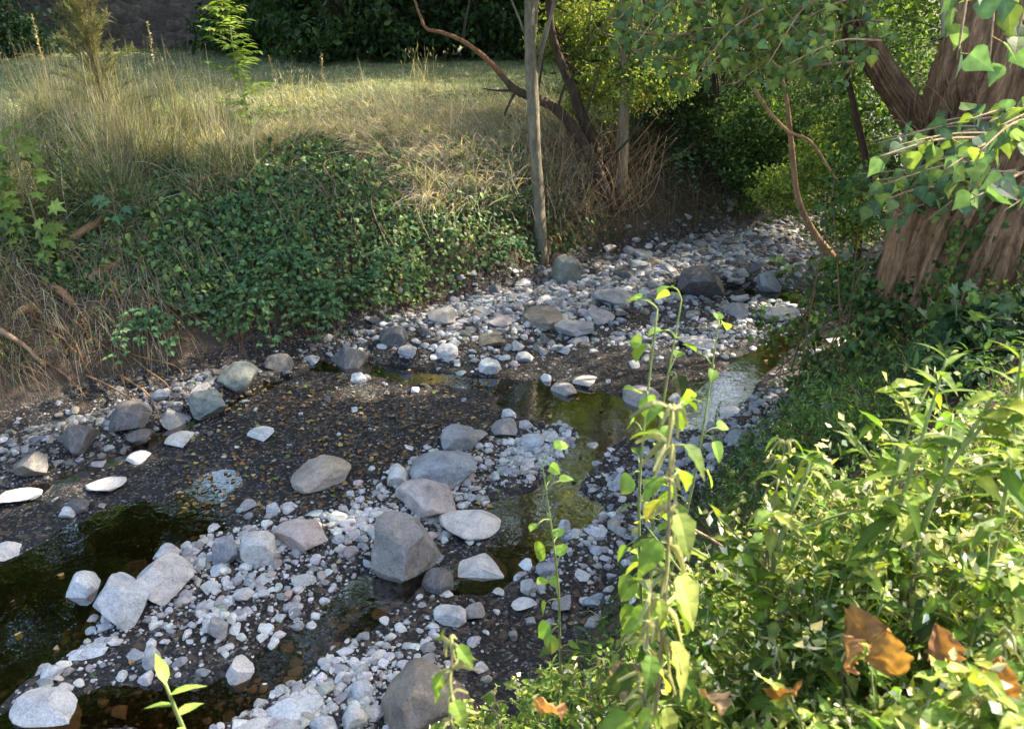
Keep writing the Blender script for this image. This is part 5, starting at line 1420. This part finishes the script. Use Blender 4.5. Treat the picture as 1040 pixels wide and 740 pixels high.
# feathery green patch and leafy shrub at the foot of the poplar
def scrub(name, label, cat, c, r, n, size, cols, tm, group=None, ncl=45, droop=.3, stems=16):
    b = A([c[0], c[1], hz(c[0], c[1])]); root = empty(name, b, label, cat, group)
    lf, st = Acc(), Acc()
    leaf_cloud(lf, [c], [r], n, size, cols, None, ncl, .17, tm, droop, False, .4)
    for k in range(stems):
        e = A(c) + nrm(rng.normal(0, 1, 3)) * A(r) * .8
        e[2] = max(e[2], hz(e[0], e[1]) + .05)
        s_ = b + [rng.normal(0, .22), rng.normal(0, .22), -.05]
        tube(st, [s_, (s_ + e) / 2 + [0, 0, .08], e], [.006, .005, .003], (.6, .5, .4), 5, 4)
    st.build('stem', M_TWIG, root, True, origin=b); lf.build('foliage', M_LEAF, root, origin=b)
c = S1(870, 440, .15); scrub('feathery_weed', 'soft fine-leaved green clump at the water edge before the poplar', 'weed clump', c, (.50, .42, .34), 5200, (.025, .05), [(.065, .13, .035), (.09, .16, .045)], T_LANCE, None, 70)
c = S1(800, 500, .10); scrub('feathery_weed', 'smaller fine-leaved clump behind the bank weeds', 'weed clump', c, (.40, .35, .24), 2600, (.025, .05), [(.06, .12, .035), (.09, .16, .05)], T_LANCE, None, 40)
c = PT(1008, 335, 4.9); scrub('ivy_shrub', 'dark leafy ivy shrub covering the foot of the poplar', 'shrub', c + A([.1, 0, -.12]), (.45, .3, .3), 650, (.07, .12), [(.035, .075, .04), (.05, .10, .05), (.07, .12, .05)], T_IVY, None, 30)
c = PT(1012, 378, 4.6); scrub('ivy_shrub', 'lower dark shrub at the frame edge below the poplar', 'shrub', c + A([.1, .1, -.1]), (.55, .3, .24), 650, (.06, .11), [(.03, .065, .035), (.045, .09, .045)], T_IVY, None, 30)
for x, y, d, lab, n in [(885, 195, 5.6, 'bush of bluish leaves hanging beside the poplar limb', 240), (850, 290, 6.6, 'airy bush over the pale stones at the water edge', 700), (905, 310, 6.0, 'small-leaved bush left of the poplar foot', 800), (800, 330, 7.2, 'sparse low bush standing in the creek edge', 260), (850, 365, 6.3, 'dark bramble bush in front of the flat white stone', 420)]:
    c = PD(x, y, d); scrub('waterside_bush', lab.replace('left of', 'beside'), 'bush', c, (.50, .30, .32) if n > 300 else (.35, .25, .25), n, (.035, .075), MIDG + [(.12, .17, .05)], T_POPLAR, None, 22, .4, 5)
# dry leaves caught on the weeds, a dead stalk
for k, (x, y, s, lab) in enumerate([(878, 640, .13, 'largest crumpled brown leaf caught on the sunlit weeds'), (905, 662, .11, 'brown dry leaf just under the largest crumpled one'), (862, 662, .09, 'brown leaf curled below the largest crumpled one'), (640, 690, .10, 'orange brown dry leaf low among pale nettle tops'), (560, 722, .10, 'brown dry leaf next to the huge boulder'), (725, 712, .09, 'dry leaf lying under the crowded weeds'), (955, 655, .08, 'reddish dry leaf beside a pale dead stalk'), (800, 705, .10, 'pale brown dry leaf at the bottom of the weeds'), (1015, 690, .09, 'dry leaf behind the pale dead stalk')]):
    p = surf([x], [y], [.80], .9, 6, 300)[0]
    a = Acc(); gu, gv = np.meshgrid(np.linspace(-1, 1, 15), np.linspace(0, 1, 21)); s = min(s, (.026 + .2 * s) * float(np.linalg.norm(p - A([0, 0, CAMZ]))))
    wd = (np.sin(np.pi * np.clip(gv, 0, 1) ** .75) ** .8) * (.40 + .10 * np.abs(np.sin(gv * 9.5 + k))) * (1 + .08 * np.sin(gv * 31 + k))
    lx_ = gu * wd; lz_ = .55 * np.abs(gu) ** 1.6 * wd + .16 * fbm(gu * 1.6 + k * 3, gv * 3.2, 3, 900 + k) - .35 * (gv - .4) ** 2 + .05 * np.sin(gv * 22 - np.abs(gu) * 5) * np.abs(gu)
    LV = np.stack([lx_, gv - .5, lz_], -1).reshape(-1, 3) * s
    ee = Euler((rng.uniform(.3, 1.2), rng.normal(0, .5), rng.uniform(0, 6.28))); LV = LV @ A(ee.to_matrix()).T
    ix = np.arange(15 * 21).reshape(21, 15); q0, q1, q2, q3 = ix[:-1, :-1].ravel(), ix[:-1, 1:].ravel(), ix[1:, 1:].ravel(), ix[1:, :-1].ravel()
    tt = tints(1, (.26, .13, .055), (.23, .155, .095), (.30, .145, .045))[0] * (1 + .45 * fbm(LV[:, 0] * 60, LV[:, 1] * 60, 3, k)[:, None])
    a.add(LV, np.vstack([np.column_stack([q0, q1, q2]), np.column_stack([q0, q2, q3])]), np.clip(tt, .01, .9))
    o = a.build('dry_leaf', M_DRY, smooth=True); o.location = Vector(p); tag(o, lab, 'dry leaf', 'dry leaves on the weeds')
for pts, lab, h in [([(985, 598), (1010, 635), (1045, 685)], 'pale dead stalk slanting through the weeds at the frame edge', .5), ([(960, 665), (1000, 690), (1050, 722)], 'second pale dead stalk lying lower across the weeds', .5), ([(870, 575), (940, 560), (1040, 545)], 'dark thin branch lying across the docks', .42), ([(700, 535), (730, 552), (765, 580)], 'thin straw stalk leaning behind the tall nettle', .3)]:
    p = surf([a_ for a_, b_ in pts], [b_ for a_, b_ in pts], [h] * 3, .9, 6, 300)
    d_ = np.linalg.norm(p - A([0, 0, CAMZ]), axis=1).mean()
    p = A([PT(a_, b_, d_ / np.linalg.norm(ray(a_, b_))) for a_, b_ in pts])
    a = Acc(); tube(a, p, [.007, .006, .004], (1.5, 1.45, 1.35) if 'dark' not in lab else (.5, .42, .35), 6, 6, .2)
    tag(a.build('dead_stalk', M_TWIG, smooth=True, origin=p[0]), lab, 'dead stalk')
for (k, lst) in PROTO.items():
    for i, (r0, ch, h0) in enumerate(lst):
        if (k, i) not in USED:
            for c_ in ch: bpy.data.objects.remove(c_)
            bpy.data.objects.remove(r0)
# a broad tree outside the frame, added so the pool mirrors dark leaves
for x, y, h, cr, lab, nl_ in [(-8.6, 9.2, 11, [((.6, .6, 3.9), (2.4, 2.2, 1.5), 2.2), ((3.4, 1.6, 3.9), (2.2, 1.8, 1.4), 2.2), ((0, 0, 6.6), (3.2, 3, 1.8), 2), ((2.6, 1.2, 7.0), (3.0, 2.8, 1.8), 2), ((.5, 0, 9.6), (3, 3, 2), 1.5)], 'spreading tree on the far bank beyond the grassy corner', 34000),
                              (-5.4, 15.5, 12, [], '', 0)][:1]:
    t, b = up_trunk(x, y, h)
    tree('bank_tree', lab, 'tree', b, t, [.3, .22, .06], [(A(c) + A(b), r, s) for c, r, s in cr], (.15, .25), MD, nl_, 'trees round the stream bend', M_DARKBARK, 12)
# ================================================================== light, sky, camera
sc = bpy.context.scene
w = bpy.data.worlds.new('World'); sc.world = w; w.use_nodes = True
nt = w.node_tree
sky = nt.nodes.new('ShaderNodeTexSky'); sky.sky_type = 'NISHITA'; sky.sun_disc = False
el = math.asin(SUN[2]); az = math.atan2(SUN[0], SUN[1])
sky.sun_elevation = el; sky.sun_rotation = az; sky.air_density = 1.0; sky.dust_density = 3.0
bg = nt.nodes['Background']; bg.inputs[1].default_value = .15
nt.links.new(sky.outputs[0], bg.inputs[0])
ld = bpy.data.lights.new('sun', 'SUN'); ld.energy = SUN_E; ld.angle = math.radians(.53); ld.color = (1.0, .90, .74)
lo = bpy.data.objects.new('sun', ld); C.objects.link(lo)
lo.rotation_euler = Vector(SUN).to_track_quat('Z', 'Y').to_euler()
cd = bpy.data.cameras.new('camera'); cd.sensor_width = 36; cd.lens = F / 1040 * 36; cd.clip_start = .05; cd.clip_end = 600
cd.dof.use_dof = True; cd.dof.focus_distance = 6.5; cd.dof.aperture_fstop = 5.5
co = bpy.data.objects.new('camera', cd); C.objects.link(co)
co.location = (0, 0, CAMZ); co.rotation_euler = (math.pi / 2 - PITCH, 0, 0)
sc.camera = co
sc.view_settings.view_transform = 'Standard'; sc.view_settings.look = 'None'; sc.view_settings.gamma = 1; sc.view_settings.exposure = EXPO
sc.render.engine = 'CYCLES'
cy = sc.cycles
cy.use_denoising = True; cy.max_bounces = 8; cy.diffuse_bounces = 4; cy.transparent_max_bounces = 12; cy.sample_clamp_indirect = 6
